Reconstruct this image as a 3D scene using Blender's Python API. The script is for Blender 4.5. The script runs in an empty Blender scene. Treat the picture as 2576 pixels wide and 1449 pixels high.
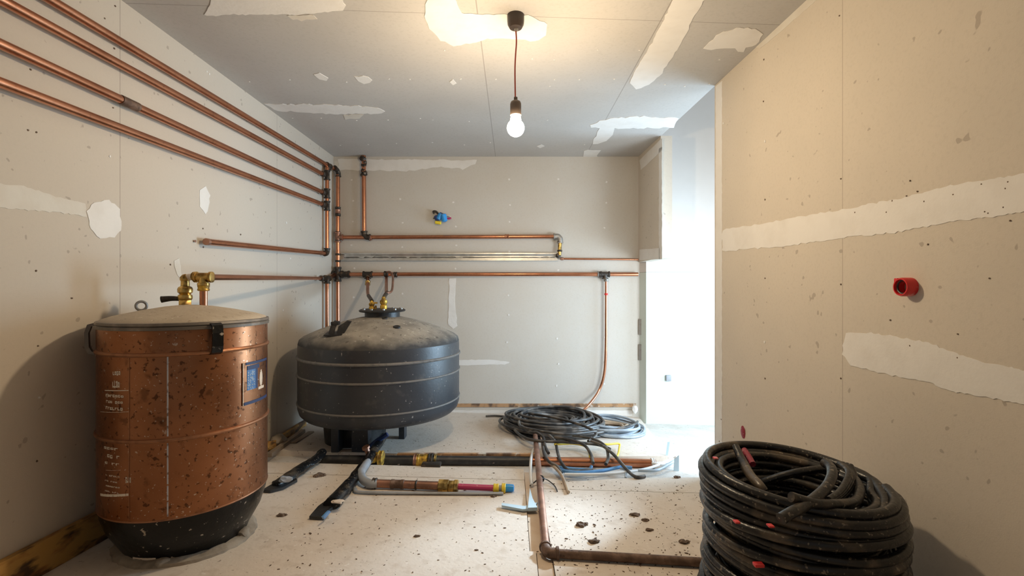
import bpy, bmesh, math, random
from mathutils import Vector, Matrix
R_ = random.Random(7)
C = bpy.context.scene.collection
PI = math.pi
# ------------------------------------------------------------------ camera, world, lights, exposure
FPX, CX, CY, CAMZ = 1200.0, 1288.0, 724.5, 1.2
cam = bpy.data.cameras.new('camera'); cam.sensor_width = 36.0; cam.lens = 36.0 * FPX / 2576.0
cam.clip_start = 0.02
cam_o = bpy.data.objects.new('camera', cam); C.objects.link(cam_o)
cam_o.location = (0, 0, CAMZ); cam_o.rotation_euler = (PI / 2, 0, 0)
bpy.context.scene.camera = cam_o
w = bpy.data.worlds.new('world'); bpy.context.scene.world = w; w.use_nodes = True
w.node_tree.nodes['Background'].inputs[0].default_value = (1.0, 0.93, 0.85, 1)
w.node_tree.nodes['Background'].inputs[1].default_value = 0.22
vs = bpy.context.scene.view_settings
vs.view_transform = 'Standard'; vs.look = 'None'; vs.gamma = 1.0; vs.use_curve_mapping = False
vs.exposure = -0.2
BULB_L = 800.0
def area(name, loc, target, sx, sy, power, col, spread=PI):
    l = bpy.data.lights.new(name, 'AREA'); l.shape = 'RECTANGLE'; l.size = sx; l.size_y = sy
    l.energy = power; l.color = col; l.spread = spread
    o = bpy.data.objects.new(name, l); C.objects.link(o); o.location = loc
    o.rotation_euler = (Vector(target) - Vector(loc)).to_track_quat('-Z', 'Y').to_euler()
    return o
# daylight coming through the outside door of the side passage
area('passage_daylight', (3.45, 4.25, 0.95), (-0.6, 3.2, 0.75), 1.6, 1.7, 120, (0.54, 0.78, 1.0), math.radians(128))
area('passage_fill', (2.55, 3.05, 0.9), (1.75, 5.2, 0.35), 0.9, 1.0, 75, (0.80, 0.91, 1.0))  # unseen fill added behind the right wall to overexpose the passage end wall
# spot lamp added inside the passage to brighten a patch of room floor
sl = bpy.data.lights.new('floor_patch_spot', 'SPOT'); sl.energy = 1500; sl.color = (0.64, 0.83, 1.0)
sl.spot_size = math.radians(15); sl.spot_blend = 1.0; sl.shadow_soft_size = 0.15
so = bpy.data.objects.new('floor_patch_spot', sl); C.objects.link(so); so.location = (2.72, 4.9, 1.75)
so.rotation_euler = (Vector((0.06, 2.48, -0.08)) - Vector(so.location)).to_track_quat('-Z', 'Y').to_euler()

# ------------------------------------------------------------------ placing helpers (rays from the camera to real planes)
XL, YB, ZC = -2.0, 5.35, 2.674
RS, RC = 0.0315, 1.5865                       # right wall: X + RS*Y = RC
FA, FB = 0.027, 0.045                         # the floor falls slightly towards the back right
def fz(x, y): return -0.02 - FA * (x + 1.8) - FB * (y - 2.2)
def ray(px, py): return Vector(((px - CX) / FPX, 1.0, -(py - CY) / FPX))
O = Vector((0, 0, CAMZ))
def at(px, py, Y): return O + ray(px, py) * Y
def hit(px, py, n, c):
    n = Vector(n); d = ray(px, py)
    return O + d * ((c - n.dot(O)) / n.dot(d))
def onleft(px, py, off=0.0): return hit(px, py, (1, 0, 0), XL + off)
def onback(px, py, off=0.0): return hit(px, py, (0, 1, 0), YB - off)
def onright(px, py, off=0.0): return hit(px, py, (1, RS, 0), RC - off)
def onceil(px, py, off=0.0): return hit(px, py, (0, 0, 1), ZC - off)
def fl(px, py, h=0.0): return hit(px, py, (FA, FB, 1), -0.02 + FA * -1.8 + FB * 2.2 + h)

# ------------------------------------------------------------------ object helpers
ORG = {}
def obj(name, bm, m, parent=None, smooth=True, auto=40):
    org = ORG.get(parent.name, Vector((0, 0, 0))) if parent else None
    if parent is None:
        zs = [v.co for v in bm.verts]
        mn = Vector((min(v.x for v in zs), min(v.y for v in zs), min(v.z for v in zs)))
        mx = Vector((max(v.x for v in zs), max(v.y for v in zs), max(v.z for v in zs)))
        org = Vector(((mn.x + mx.x) / 2, (mn.y + mx.y) / 2, mn.z))
    for v in bm.verts: v.co -= org
    bmesh.ops.recalc_face_normals(bm, faces=bm.faces[:])
    me = bpy.data.meshes.new(name); bm.to_mesh(me); bm.free()
    if smooth:
        for p in me.polygons: p.use_smooth = True
        try: me.set_sharp_from_angle(angle=math.radians(auto))
        except Exception: pass
    me.materials.append(m)
    o = bpy.data.objects.new(name, me); C.objects.link(o)
    if parent: o.parent = parent
    else: o.location = org
    ORG[o.name] = org
    return o
def tag(o, label, cat, group=None, kind=None):
    o['label'] = label; o['category'] = cat
    if group: o['group'] = group
    if kind: o['kind'] = kind
    return o
def thing(name, loc, label, cat, group=None):
    o = bpy.data.objects.new(name, None); C.objects.link(o); o.location = loc
    o.empty_display_size = 0.05
    ORG[o.name] = Vector(loc)
    return tag(o, label, cat, group)
def struct(name, bm, m, parent=None, smooth=False):
    o = obj(name, bm, m, parent, smooth)
    if parent is None:                       # keep room surfaces in world coordinates
        off = Vector(o.location)
        for v in o.data.vertices: v.co += off
        o.location = (0, 0, 0); ORG[o.name] = Vector((0, 0, 0))
        o['kind'] = 'structure'
    return o
def NB(): return bmesh.new()
def cr(pts, k=6):
    P = [Vector(p) for p in pts]
    if len(P) < 3 or k < 2: return P
    out = []
    for i in range(len(P) - 1):
        p0, p1, p2, p3 = P[max(i - 1, 0)], P[i], P[i + 1], P[min(i + 2, len(P) - 1)]
        for j in range(k):
            t = j / k
            out.append(0.5 * ((2 * p1) + (p2 - p0) * t + (2 * p0 - 5 * p1 + 4 * p2 - p3) * t * t + (3 * p1 - p0 - 3 * p2 + p3) * t ** 3))
    out.append(P[-1]); return out
def tube(bm, pts, r, n=12, k=1, cap=True, flat=1.0, closed=False):
    P = cr(pts, k) if k > 1 else [Vector(p) for p in pts]
    if not isinstance(r, (list, tuple)): rr = [r] * len(P)
    else:
        rr = []
        for i in range(len(P)):
            f = i / max(1, len(P) - 1) * (len(r) - 1); a = min(int(f), len(r) - 2)
            rr.append(r[a] + (r[a + 1] - r[a]) * (f - a))
    T = []
    for i in range(len(P)):
        d = P[min(i + 1, len(P) - 1)] - P[max(i - 1, 0)]
        T.append(d.normalized() if d.length > 1e-9 else Vector((0, 0, 1)))
    u = T[0].cross(Vector((0, 0, 1)))
    if u.length < 1e-3: u = T[0].cross(Vector((0, 1, 0)))
    u.normalize(); rings = []
    for i, p in enumerate(P):
        u = (u - T[i] * u.dot(T[i])).normalized(); v = T[i].cross(u)
        rings.append([bm.verts.new(p + u * math.cos(2 * PI * j / n) * rr[i] + v * math.sin(2 * PI * j / n) * rr[i] * flat) for j in range(n)])
    for a, b in zip(rings, rings[1:]):
        for j in range(n): bm.faces.new((a[j], a[(j + 1) % n], b[(j + 1) % n], b[j]))
    if cap: bm.faces.new(rings[0][::-1]); bm.faces.new(rings[-1])
    return bm
def lathe(bm, prof, c, n=48, axis=(0, 0, 1), caps=True):
    q = Vector((0, 0, 1)).rotation_difference(Vector(axis)); rings = []
    for r, z in prof:
        rings.append([bm.verts.new(Vector(c) + q @ Vector((r * math.cos(2 * PI * j / n), r * math.sin(2 * PI * j / n), z))) for j in range(n)])
    for a, b in zip(rings, rings[1:]):
        for j in range(n): bm.faces.new((a[j], a[(j + 1) % n], b[(j + 1) % n], b[j]))
    if caps: bm.faces.new(rings[0][::-1]); bm.faces.new(rings[-1])
    return bm
def ring_(bm, c, R, r, n=64, m=10, axis=(0, 0, 1)):
    q = Vector((0, 0, 1)).rotation_difference(Vector(axis)); rs = []
    for i in range(n):
        a = 2 * PI * i / n
        rs.append([bm.verts.new(Vector(c) + q @ Vector(((R + r * math.cos(2 * PI * j / m)) * math.cos(a), (R + r * math.cos(2 * PI * j / m)) * math.sin(a), r * math.sin(2 * PI * j / m)))) for j in range(m)])
    for i in range(n):
        a, b = rs[i], rs[(i + 1) % n]
        for j in range(m): bm.faces.new((a[j], a[(j + 1) % m], b[(j + 1) % m], b[j]))
    return bm
def box(bm, lo, hi, bev=0.0, M=None):
    g = bmesh.ops.create_cube(bm, size=1.0); vs_ = g['verts']
    for v in vs_:
        v.co = Vector(((lo[i] + hi[i]) / 2 + v.co[i] * (hi[i] - lo[i]) for i in range(3)))
    if bev > 0:
        es = list({e for v in vs_ for e in v.link_edges})
        g2 = bmesh.ops.bevel(bm, geom=es, offset=bev, segments=2, affect='EDGES', profile=0.6); vs_ = list({v for f in g2['faces'] for v in f.verts} | {v for v in vs_ if v.is_valid})
    if M is not None:
        for v in vs_: v.co = M @ v.co
    return bm
def prism(bm, pts, ext):
    """a polygon of 3D points thickened along the vector ext"""
    ext = Vector(ext)
    a = [bm.verts.new(Vector(p)) for p in pts]; b = [bm.verts.new(Vector(p) + ext) for p in pts]
    n = len(a)
    bm.faces.new(a); bm.faces.new(b[::-1])
    for i in range(n): bm.faces.new((a[i], a[(i + 1) % n], b[(i + 1) % n], b[i]))
    return bm
def blob(bm, c, r, sq=(1, 1, 1), seed=0, amp=0.25, sub=2):
    g = bmesh.ops.create_icosphere(bm, subdivisions=sub, radius=1.0); rr = random.Random(seed)
    for v in g['verts']:
        s = r * (1 + amp * (rr.random() - 0.5) * 2)
        v.co = Vector(c) + Vector((v.co.x * s * sq[0], v.co.y * s * sq[1], v.co.z * s * sq[2]))
    return bm

# ------------------------------------------------------------------ materials
def _n(nt, t, **kw):
    n = nt.nodes.new(t)
    for k_, v in kw.items(): setattr(n, k_, v)
    return n
def mat(name, base, rough=0.6, metal=0.0, layers=(), bump=0.0, bump_scale=60, seams=(), coat=0.0, stretch=(1, 1, 1), zfade=None, spec=None):
    """layers: (scale, detail, lo, hi, colour, amount) noise masks laid over the base; seams: (nx,ny,nz,c,halfwidth)"""
    m = bpy.data.materials.new(name); m.use_nodes = True; nt = m.node_tree
    b = nt.nodes['Principled BSDF']
    b.inputs['Roughness'].default_value = rough; b.inputs['Metallic'].default_value = metal
    if coat: b.inputs['Coat Weight'].default_value = coat
    if spec is not None: b.inputs['Specular IOR Level'].default_value = spec
    tc = _n(nt, 'ShaderNodeTexCoord'); mp = _n(nt, 'ShaderNodeMapping'); mp.inputs['Scale'].default_value = stretch
    nt.links.new(tc.outputs['Object'], mp.inputs['Vector'])
    col = None
    def mixin(fac, c2, amt):
        nonlocal col
        mx = _n(nt, 'ShaderNodeMix', data_type='RGBA')
        mm = _n(nt, 'ShaderNodeMath', operation='MULTIPLY'); mm.inputs[1].default_value = amt
        nt.links.new(fac, mm.inputs[0]); nt.links.new(mm.outputs[0], mx.inputs['Factor'])
        if col is None: mx.inputs['A'].default_value = (*base, 1)
        else: nt.links.new(col, mx.inputs['A'])
        mx.inputs['B'].default_value = (*c2, 1); col = mx.outputs['Result']
    for i, (sc, det, lo, hi, c2, amt) in enumerate(layers):
        no = _n(nt, 'ShaderNodeTexNoise'); no.inputs['Scale'].default_value = sc; no.inputs['Detail'].default_value = det
        ad = _n(nt, 'ShaderNodeVectorMath', operation='ADD'); ad.inputs[1].default_value = (i * 7.3, i * 3.1, i * 5.7)
        nt.links.new(mp.outputs[0], ad.inputs[0]); nt.links.new(ad.outputs[0], no.inputs['Vector'])
        rp = _n(nt, 'ShaderNodeMapRange'); rp.inputs['From Min'].default_value = lo; rp.inputs['From Max'].default_value = hi
        nt.links.new(no.outputs['Fac'], rp.inputs['Value']); mixin(rp.outputs[0], c2, amt)
    for (nx, ny, nz, c, hw) in seams:
        dt = _n(nt, 'ShaderNodeVectorMath', operation='DOT_PRODUCT'); dt.inputs[1].default_value = (nx, ny, nz)
        nt.links.new(tc.outputs['Object'], dt.inputs[0])
        cm = _n(nt, 'ShaderNodeMath', operation='COMPARE'); cm.inputs[1].default_value = c; cm.inputs[2].default_value = hw
        nt.links.new(dt.outputs['Value'], cm.inputs[0]); mixin(cm.outputs[0], (base[0] * .55, base[1] * .52, base[2] * .5), 0.8)
    if zfade:
        z0, z1, c2 = zfade
        sp = _n(nt, 'ShaderNodeSeparateXYZ'); nt.links.new(tc.outputs['Object'], sp.inputs[0])
        no = _n(nt, 'ShaderNodeTexNoise'); no.inputs['Scale'].default_value = 9; no.inputs['Detail'].default_value = 6
        nt.links.new(tc.outputs['Object'], no.inputs['Vector'])
        ma = _n(nt, 'ShaderNodeMath', operation='MULTIPLY_ADD'); ma.inputs[1].default_value = .11
        nt.links.new(no.outputs['Fac'], ma.inputs[0]); nt.links.new(sp.outputs[2], ma.inputs[2])
        rp = _n(nt, 'ShaderNodeMapRange'); rp.inputs['From Min'].default_value = z1 + .055; rp.inputs['From Max'].default_value = z0 + .055
        nt.links.new(ma.outputs[0], rp.inputs['Value']); mixin(rp.outputs[0], c2, 1.0)
    if col is None: b.inputs['Base Color'].default_value = (*base, 1)
    else: nt.links.new(col, b.inputs['Base Color'])
    if bump:
        no = _n(nt, 'ShaderNodeTexNoise'); no.inputs['Scale'].default_value = bump_scale; no.inputs['Detail'].default_value = 4
        nt.links.new(mp.outputs[0], no.inputs['Vector'])
        bp = _n(nt, 'ShaderNodeBump'); bp.inputs['Strength'].default_value = bump; bp.inputs['Distance'].default_value = 0.01
        nt.links.new(no.outputs['Fac'], bp.inputs['Height']); nt.links.new(bp.outputs[0], b.inputs['Normal'])
    return m
def emit(name, c, s):
    m = bpy.data.materials.new(name); m.use_nodes = True; nt = m.node_tree
    b = nt.nodes['Principled BSDF']; b.inputs['Base Color'].default_value = (1, 1, 1, 1)
    b.inputs['Emission Color'].default_value = (*c, 1); b.inputs['Emission Strength'].default_value = s
    return m
BOARD = (0.60, 0.54, 0.46)
fib = [(3, 3, .35, .75, (0.54, 0.49, 0.42), .5), (70, 4, .5, .72, (0.50, 0.45, 0.38), .35), (24, 1, .73, .76, (0.25, 0.2, 0.16), .5)]
M_left = mat('plasterboard_left', (.545, .485, .41), .85, 0, fib, .05, 200, [(0, 1, 0, 2.434, .0022), (0, 1, 0, 4.06, .0025)])  # same board as elsewhere; base colour darkened because passage light overlights this wall
M_back = mat('plasterboard_back', (0.56, 0.53, 0.48), .85, 0, fib[:2], .05, 200)
M_right = mat('plasterboard_right', BOARD, .85, 0, fib, .05, 200, [(0, 1, 0, 2.19, .0018)])
M_ceil = mat('plasterboard_ceiling', (0.48, 0.462, 0.44), .85, 0, [(2.5, 3, .35, .75, (0.43, 0.41, 0.385), .6), (60, 4, .5, .75, (0.36, 0.34, 0.32), .35)], .05, 200,
             [(1, 0, 0, -.185, .003), (1, 0, 0, .82, .003), (-.058, 1, 0, 2.585, .0025)])
M_plaster = mat('joint_filler', (0.74, 0.72, 0.69), .8, 0, [(9, 4, .45, .75, (0.66, 0.63, 0.59), .6)], .12, 40)
M_filler_thin = mat('joint_filler_thin', (0.64, 0.61, 0.55), .8, 0, [(9, 4, .4, .7, (0.6, 0.55, 0.48), .8)], .1, 40)
M_floor = mat('cement_board', (0.64, 0.565, 0.49), .7, 0,
              [(2.2, 4, .35, .7, (0.71, 0.645, 0.57), .8), (14, 6, .55, .7, (0.46, 0.37, 0.29), .45), (55, 3, .66, .72, (0.20, 0.15, 0.11), .75), (30, 2, .70, .73, (0.75, 0.70, .65), .7)], .18, 45)
M_sub = mat('bare_slab', (0.60, 0.57, 0.53), .8, 0, [(6, 5, .4, .7, (0.45, 0.40, 0.35), .6), (40, 3, .6, .7, (0.3, 0.25, 0.2), .5)], .3, 40)
M_strip = mat('tan_strip', (0.55, 0.43, 0.32), .75, 0, [(12, 4, .4, .7, (0.62, 0.52, 0.42), .7)], .1, 50)
M_slab_edge = M_floor
M_copper = mat('copper_pipe', (0.60, 0.27, 0.155), .27, 1.0, [(5, 4, .45, .7, (0.42, 0.17, 0.09), .75), (40, 3, .6, .7, (0.30, 0.14, 0.09), .5)], .03, 90)
M_copper_dull = mat('aged_copper', (0.42, 0.22, 0.15), .45, .8, [(9, 4, .4, .65, (0.20, 0.11, 0.08), .8), (30, 3, .6, .7, (0.5, .4, .34), .4)], .08, 70)
M_fit = mat('burnt_fitting', (0.05, 0.042, 0.035), .45, .5, [(25, 3, .55, .7, (0.22, 0.14, 0.08), .6)], .25, 60)
M_brass = mat('brass', (0.66, 0.45, 0.15), .32, 1.0, [(22, 4, .46, .6, (0.20, 0.12, 0.04), .85)], .06, 60)
M_brassy = mat('yellow_brass', (0.66, 0.42, 0.07), .42, .6, [(26, 5, .46, .6, (0.16, 0.09, 0.03), .85)], .1, 60)
M_galv = mat('galvanised_steel', (0.62, 0.62, 0.60), .38, .9, [(14, 4, .45, .7, (0.42, 0.42, 0.40), .7)], .06, 40)
M_steel = mat('dull_steel', (0.40, 0.38, 0.35), .5, .8, [(20, 3, .5, .7, (0.22, 0.2, 0.18), .7)], .1, 60)
M_tank = mat('tank_copper', (0.38, 0.165, 0.08), .34, .9,
             [(3.0, 4, .38, .72, (0.22, 0.085, 0.035), .85), (48, 6, .60, .66, (0.07, 0.03, 0.015), .8), (75, 4, .66, .70, (0.62, 0.50, 0.38), .8), (28, 3, .71, .73, (0.55, 0.42, 0.32), .8), (14, 7, .60, .68, (0.09, .04, .02), .55)], .02, 35)
M_tankband = mat('tank_band', (0.36, 0.17, 0.09), .45, .8, [(20, 3, .5, .7, (0.18, 0.09, 0.05), .7)], .1, 50)
M_skirt = mat('black_bitumen', (0.005, 0.005, 0.005), .3, 0, [(40, 6, .66, .69, (0.45, 0.38, 0.3), .8), (9, 4, .66, .8, (0.03, 0.026, 0.022), .8)], .25, 30, spec=.3)
M_dust = mat('dusty_lid', (0.47, 0.41, 0.33), .9, 0, [(5, 4, .4, .7, (0.38, 0.32, 0.25), .7), (50, 3, .62, .7, (0.18, 0.14, 0.10), .6), (33, 2, .70, .73, (0.75, 0.70, 0.62), .7)], .25, 40)
M_rim = mat('lid_rim', (0.17, 0.15, 0.13), .5, .4, [(15, 3, .5, .7, (0.34, 0.29, 0.24), .7)], .15, 40)
M_btank = mat('black_tank_plastic', (0.028, 0.031, 0.038), .40, 0, [(3, 4, .4, .75, (0.045, 0.048, 0.055), .7), (40, 3, .69, .72, (0.4, 0.38, 0.35), .7), (14, 4, .6, .75, (0.09, 0.085, 0.08), .5)], .08, 50)
M_bdome = mat('black_tank_dusty_top', (0.33, 0.30, 0.255), .85, 0, [(6, 5, .42, .66, (0.18, 0.165, 0.145), .85), (32, 3, .66, .70, (0.62, 0.58, 0.52), .8), (26, 4, .62, .68, (0.07, 0.06, 0.05), .7)], .25, 40, zfade=(.875, .965, (.045, .044, .045)))
M_bband = mat('black_tank_band', (0.15, 0.14, 0.13), .55, 0, [(30, 3, .5, .7, (0.08, 0.08, 0.08), .7)], .1, 50)
M_black = mat('black_rubber', (0.018, 0.018, 0.019), .45, 0, [(18, 4, .5, .75, (0.06, 0.055, 0.05), .7)], .15, 60)
M_cable = mat('dusty_black_cable', (0.007, 0.007, 0.0075), .32, 0,
              [(7, 6, .54, .68, (0.12, 0.09, 0.06), .85), (70, 4, .62, .68, (0.34, 0.28, 0.21), .5), (5, 2, .735, .745, (0.55, 0.10, 0.05), .8)], .2, 50)
M_wire = mat('dark_grey_cable', (0.035, 0.034, 0.035), .42, 0, [(9, 5, .48, .62, (0.16, 0.14, 0.12), .8)], .05, 60)
M_wire_l = mat('pale_grey_cable', (0.36, 0.42, 0.48), .4, 0, [(9, 3, .45, .7, (0.16, 0.18, 0.21), .7)])
M_wire_t = mat('tan_cable', (0.48, 0.38, 0.28), .5, 0, [(9, 3, .45, .7, (0.3, 0.22, 0.16), .7)])
M_wire_w = mat('white_cable', (0.75, 0.76, 0.76), .45, 0, [(9, 3, .5, .7, (0.5, 0.52, .55), .6)])
M_wire_b = mat('blue_cable', (0.10, 0.28, 0.55), .4, 0, [(9, 3, .5, .7, (0.05, 0.12, .25), .6)])
M_yellow = mat('yellow_cable', (0.78, 0.58, 0.04), .45, 0, [(20, 3, .55, .7, (0.55, 0.45, .05), .6)])
M_red = mat('red_plastic', (0.62, 0.02, 0.02), .35, 0, [(30, 3, .6, .7, (0.75, 0.55, .5), .4)])
M_redd = mat('dark_red_fabric', (0.25, 0.02, 0.04), .6, 0, [(60, 3, .6, .7, (0.5, 0.3, .3), .6)], .3, 80)
M_cord = mat('red_cord', (0.42, 0.07, 0.04), .5)
M_magenta = mat('magenta_pipe', (0.42, 0.03, 0.12), .45, 0, [(30, 3, .62, .68, (0.8, 0.6, .62), .6)])
M_blue = mat('blue_plastic', (0.03, 0.30, 0.75), .35)
M_bluedark = mat('dark_blue_plastic', (0.012, 0.04, 0.16), .4)
M_label_blue = mat('blue_print', (0.05, 0.16, 0.42), .4, 0, [(60, 2, .55, .6, (0.45, 0.55, 0.68), .5)])
M_navy = mat('navy_print', (0.02, 0.035, 0.12), .5)
M_cream = mat('cream_print', (0.70, 0.60, 0.50), .55, 0, [(30, 3, .5, .7, (0.5, 0.40, 0.33), .5)])
M_chalk = mat("chalk_white", (0.75, 0.68, 0.58), .8, 0, [(80, 3, .55, .65, (0.36, 0.24, .15), .6)])
M_seam = mat('pale_seam', (0.50, 0.52, 0.58), .5, .3, [(40, 3, .55, .65, (0.15, 0.10, .09), .9)])
M_plank = mat('stained_timber', (0.46, 0.26, 0.07), .6, 0, [(16, 6, .48, .58, (0.04, 0.018, 0.01), .95), (30, 4, .5, .7, (0.28, 0.11, .03), .8)], .35, 40, stretch=(1, .35, 1))
M_wood = mat('grey_timber', (0.36, 0.29, 0.22), .8, 0, [(6, 5, .45, .65, (0.18, 0.13, 0.09), .8)], .25, 40, stretch=(1, .3, 1))
M_sill = mat('rusty_sill', (0.45, 0.26, 0.13), .8, 0, [(10, 5, .45, .6, (0.10, 0.06, 0.04), .9), (14, 4, .58, .66, (0.6, 0.55, .48), .8)], .3, 40)
M_rust = mat('rusty_pipe', (0.11, 0.065, 0.045), .65, .3, [(20, 5, .45, .65, (0.22, 0.14, 0.10), .8), (50, 3, .6, .7, (0.04, .03, .02), .7)], .3, 50)
M_mortar = mat('grey_mortar', (0.34, 0.29, 0.23), .9, 0, [(12, 4, .45, .7, (0.16, 0.13, 0.10), .8)], .5, 30)
M_socket = mat('socket_plastic', (0.12, 0.09, 0.075), .45)
M_rose = mat('brown_plastic', (0.05, 0.035, 0.028), .4)
M_green = mat('green_board', (0.62, 0.68, 0.63), .8, 0, [(3, 3, .4, .7, (0.58, 0.63, 0.58), .6)], .05, 200)
M_pboard = mat('passage_board', (0.66, 0.62, 0.59), .8, 0, [(3, 3, .4, .7, (0.62, 0.58, 0.54), .6)], .05, 200)
M_dirt = mat('dirt', (0.12, 0.08, 0.055), .9, 0, [(60, 3, .5, .7, (0.28, 0.2, .14), .7)], .3, 80)
M_grey = mat('grey_conduit', (0.30, 0.32, 0.35), .5, 0, [(14, 3, .5, .7, (0.2, 0.2, .2), .6)])
M_bulb = emit('lit_bulb', (1.0, 0.775, 0.505), BULB_L)
M_bluegrey = mat('pale_blue_tape', (0.45, 0.58, 0.66), .5)

# ------------------------------------------------------------------ room shell
YR = -0.9                                       # room continues a little behind the camera
ZB = -0.5
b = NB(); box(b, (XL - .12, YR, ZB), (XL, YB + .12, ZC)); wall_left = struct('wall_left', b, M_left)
b = NB(); box(b, (XL, YB, ZB), (1.43, YB + .12, ZC)); wall_back = struct('wall_back', b, M_back)
b = NB(); prism(b, [(XL - .12, YR, ZC), (RC - RS * YR, YR, ZC), (RC - RS * YB, YB + .12, ZC), (XL - .12, YB + .12, ZC)], (0, 0, .10)); ceiling = struct('ceiling', b, M_ceil)
def rx(y): return RC - RS * y
YE, YH, TH = 3.476, 4.62, 0.11
b = NB(); prism(b, [(rx(YR), YR, ZB), (rx(YE), YE, ZB), (rx(YE) + TH, YE, ZB), (rx(YR) + TH, YR, ZB)], (0, 0, ZC - ZB)); wall_right = struct('wall_right', b, M_right)
b = NB(); prism(b, [(rx(YH), YH, 1.49), (rx(YB), YB, 1.49), (rx(YB) + TH, YB, 1.49), (rx(YH) + TH, YH, 1.49)], (0, 0, ZC - 1.49)); wall_header = struct('wall_header', b, M_right)
# passage behind the opening
YP = 5.24
b = NB(); prism(b, [(1.43, YB, ZB), (1.474, YP, ZB), (3.7, YP, ZB), (3.7, YB + .12, ZB), (1.43, YB + .12, ZB)], (0, 0, 1.372 - ZB)); wall_passage = struct('wall_passage', b, M_green)
b = NB(); prism(b, [(1.43, YB, 1.374), (1.474, YP, 1.374), (3.7, YP, 1.374), (3.7, YB + .12, 1.374), (1.43, YB + .12, 1.374)], (0, 0, 2.3)); wall_passage_upper = struct('wall_passage_upper', b, M_pboard)
b = NB(); box(b, (rx(2) + TH, 2.6, ZB), (3.7, 2.7, 3.7)); struct('wall_passage_front', b, M_pboard)
b = NB(); box(b, (1.30, 2.6, 3.674), (3.7, YB, 3.75)); struct('ceiling_passage', b, M_pboard)
b = NB(); box(b, (1.30, 2.6, ZC + .1), (1.40, YB, 3.7)); struct('wall_passage_side', b, M_pboard)

# floor: bare slab below, cement boards on top, a pipe channel left open between them
TK = 0.045
def fp(x, y, h=0.0): return Vector((x, y, fz(x, y) + h))
b = NB(); prism(b, [fp(XL, YR, -TK), fp(3.7, YR, -TK), fp(3.7, YB, -TK), fp(XL, YB, -TK)], (0, 0, -.12)); floor = struct('floor', b, M_sub)
def board(pts, m=M_floor, h=0.0):
    b = NB(); prism(b, [Vector((p[0], p[1], fz(p[0], p[1]) + h)) for p in pts], (0, 0, -(TK + h) - .004)); return struct('floor_board', b, m, floor)
def xy(px, py): p = fl(px, py); return (p.x, p.y)
yA = fl(1000, 1141).y; p1 = xy(1684, 1147); p2 = xy(1613, 1056)
board([(XL, yA), (fl(1340, 1141).x, yA), p1, p2, (1.41, YB), (XL, YB)])
yC0, yC1 = fl(1000, 1171).y, fl(1000, 1199).y
xE0, xE1 = fl(1326, 1300).x, fl(1372, 1300).x
board([(XL, yC1 + .004), (xE0, yC1 + .004), (xE0, yC0), (XL, yC0)])
yD = fl(1300, 1386).y
board([(XL, YR), (xE0 + .03, YR), (xE0 + .03, yD), (xE0, yD), (xE0, yC1 - .003), (XL, yC1 - .003)])
board([(xE0 + .034, YR), (xE1, YR), (xE1, yC0 - .05), (xE0 + .004, yC0 - .05), (xE0 + .004, yD), (xE0 + .034, yD)], M_strip, -.008)
yF0, yF1 = fl(1600, 1197).y, fl(1600, 1236).y
board([(xE1 + .004, yF1 + .003), (rx(yF1), yF1 + .003), (rx(yF0) - .0, yF0 + .02), (xy(1560, 1203)), (xy(1430, 1212)), (xE1 + .004, yF0 - .08)])
board([(xE1 + .004, YR), (rx(YR), YR), (rx(yF1), yF1 - .003), (xE1 + .004, yF1 - .003)])

# filler patches, tapes and screw spots belong to the wall or ceiling they are spread on
def ragged(px, amp, seed):
    rr = random.Random(seed); out = []
    for i in range(len(px)):
        a, c = px[i], px[(i + 1) % len(px)]
        L = math.hypot(c[0] - a[0], c[1] - a[1]); k = max(1, int(L / 9))
        for j in range(k):
            t = j / k; out.append((a[0] + (c[0] - a[0]) * t + (rr.random() - .5) * amp, a[1] + (c[1] - a[1]) * t + (rr.random() - .5) * amp))
    return out
SEED = [0]
def patch(on, nrm, parent, px, amp=4, th=.0025, m=None, name='filler_patch'):
    SEED[0] += 1; b = NB()
    prism(b, [on(x, y) for x, y in ragged(px, amp, SEED[0])], Vector(nrm) * th)
    return obj(name, b, m or M_plaster, parent, smooth=False)
def strip(on, nrm, parent, px, m=None, th=.002, name='joint_tape'):
    return patch(on, nrm, parent, px, 1.2, th, m, name)
cd, ld, bd, rd = (0, 0, -1), (1, 0, 0), (0, -1, 0), Vector((-1, -RS, 0)).normalized()
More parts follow.
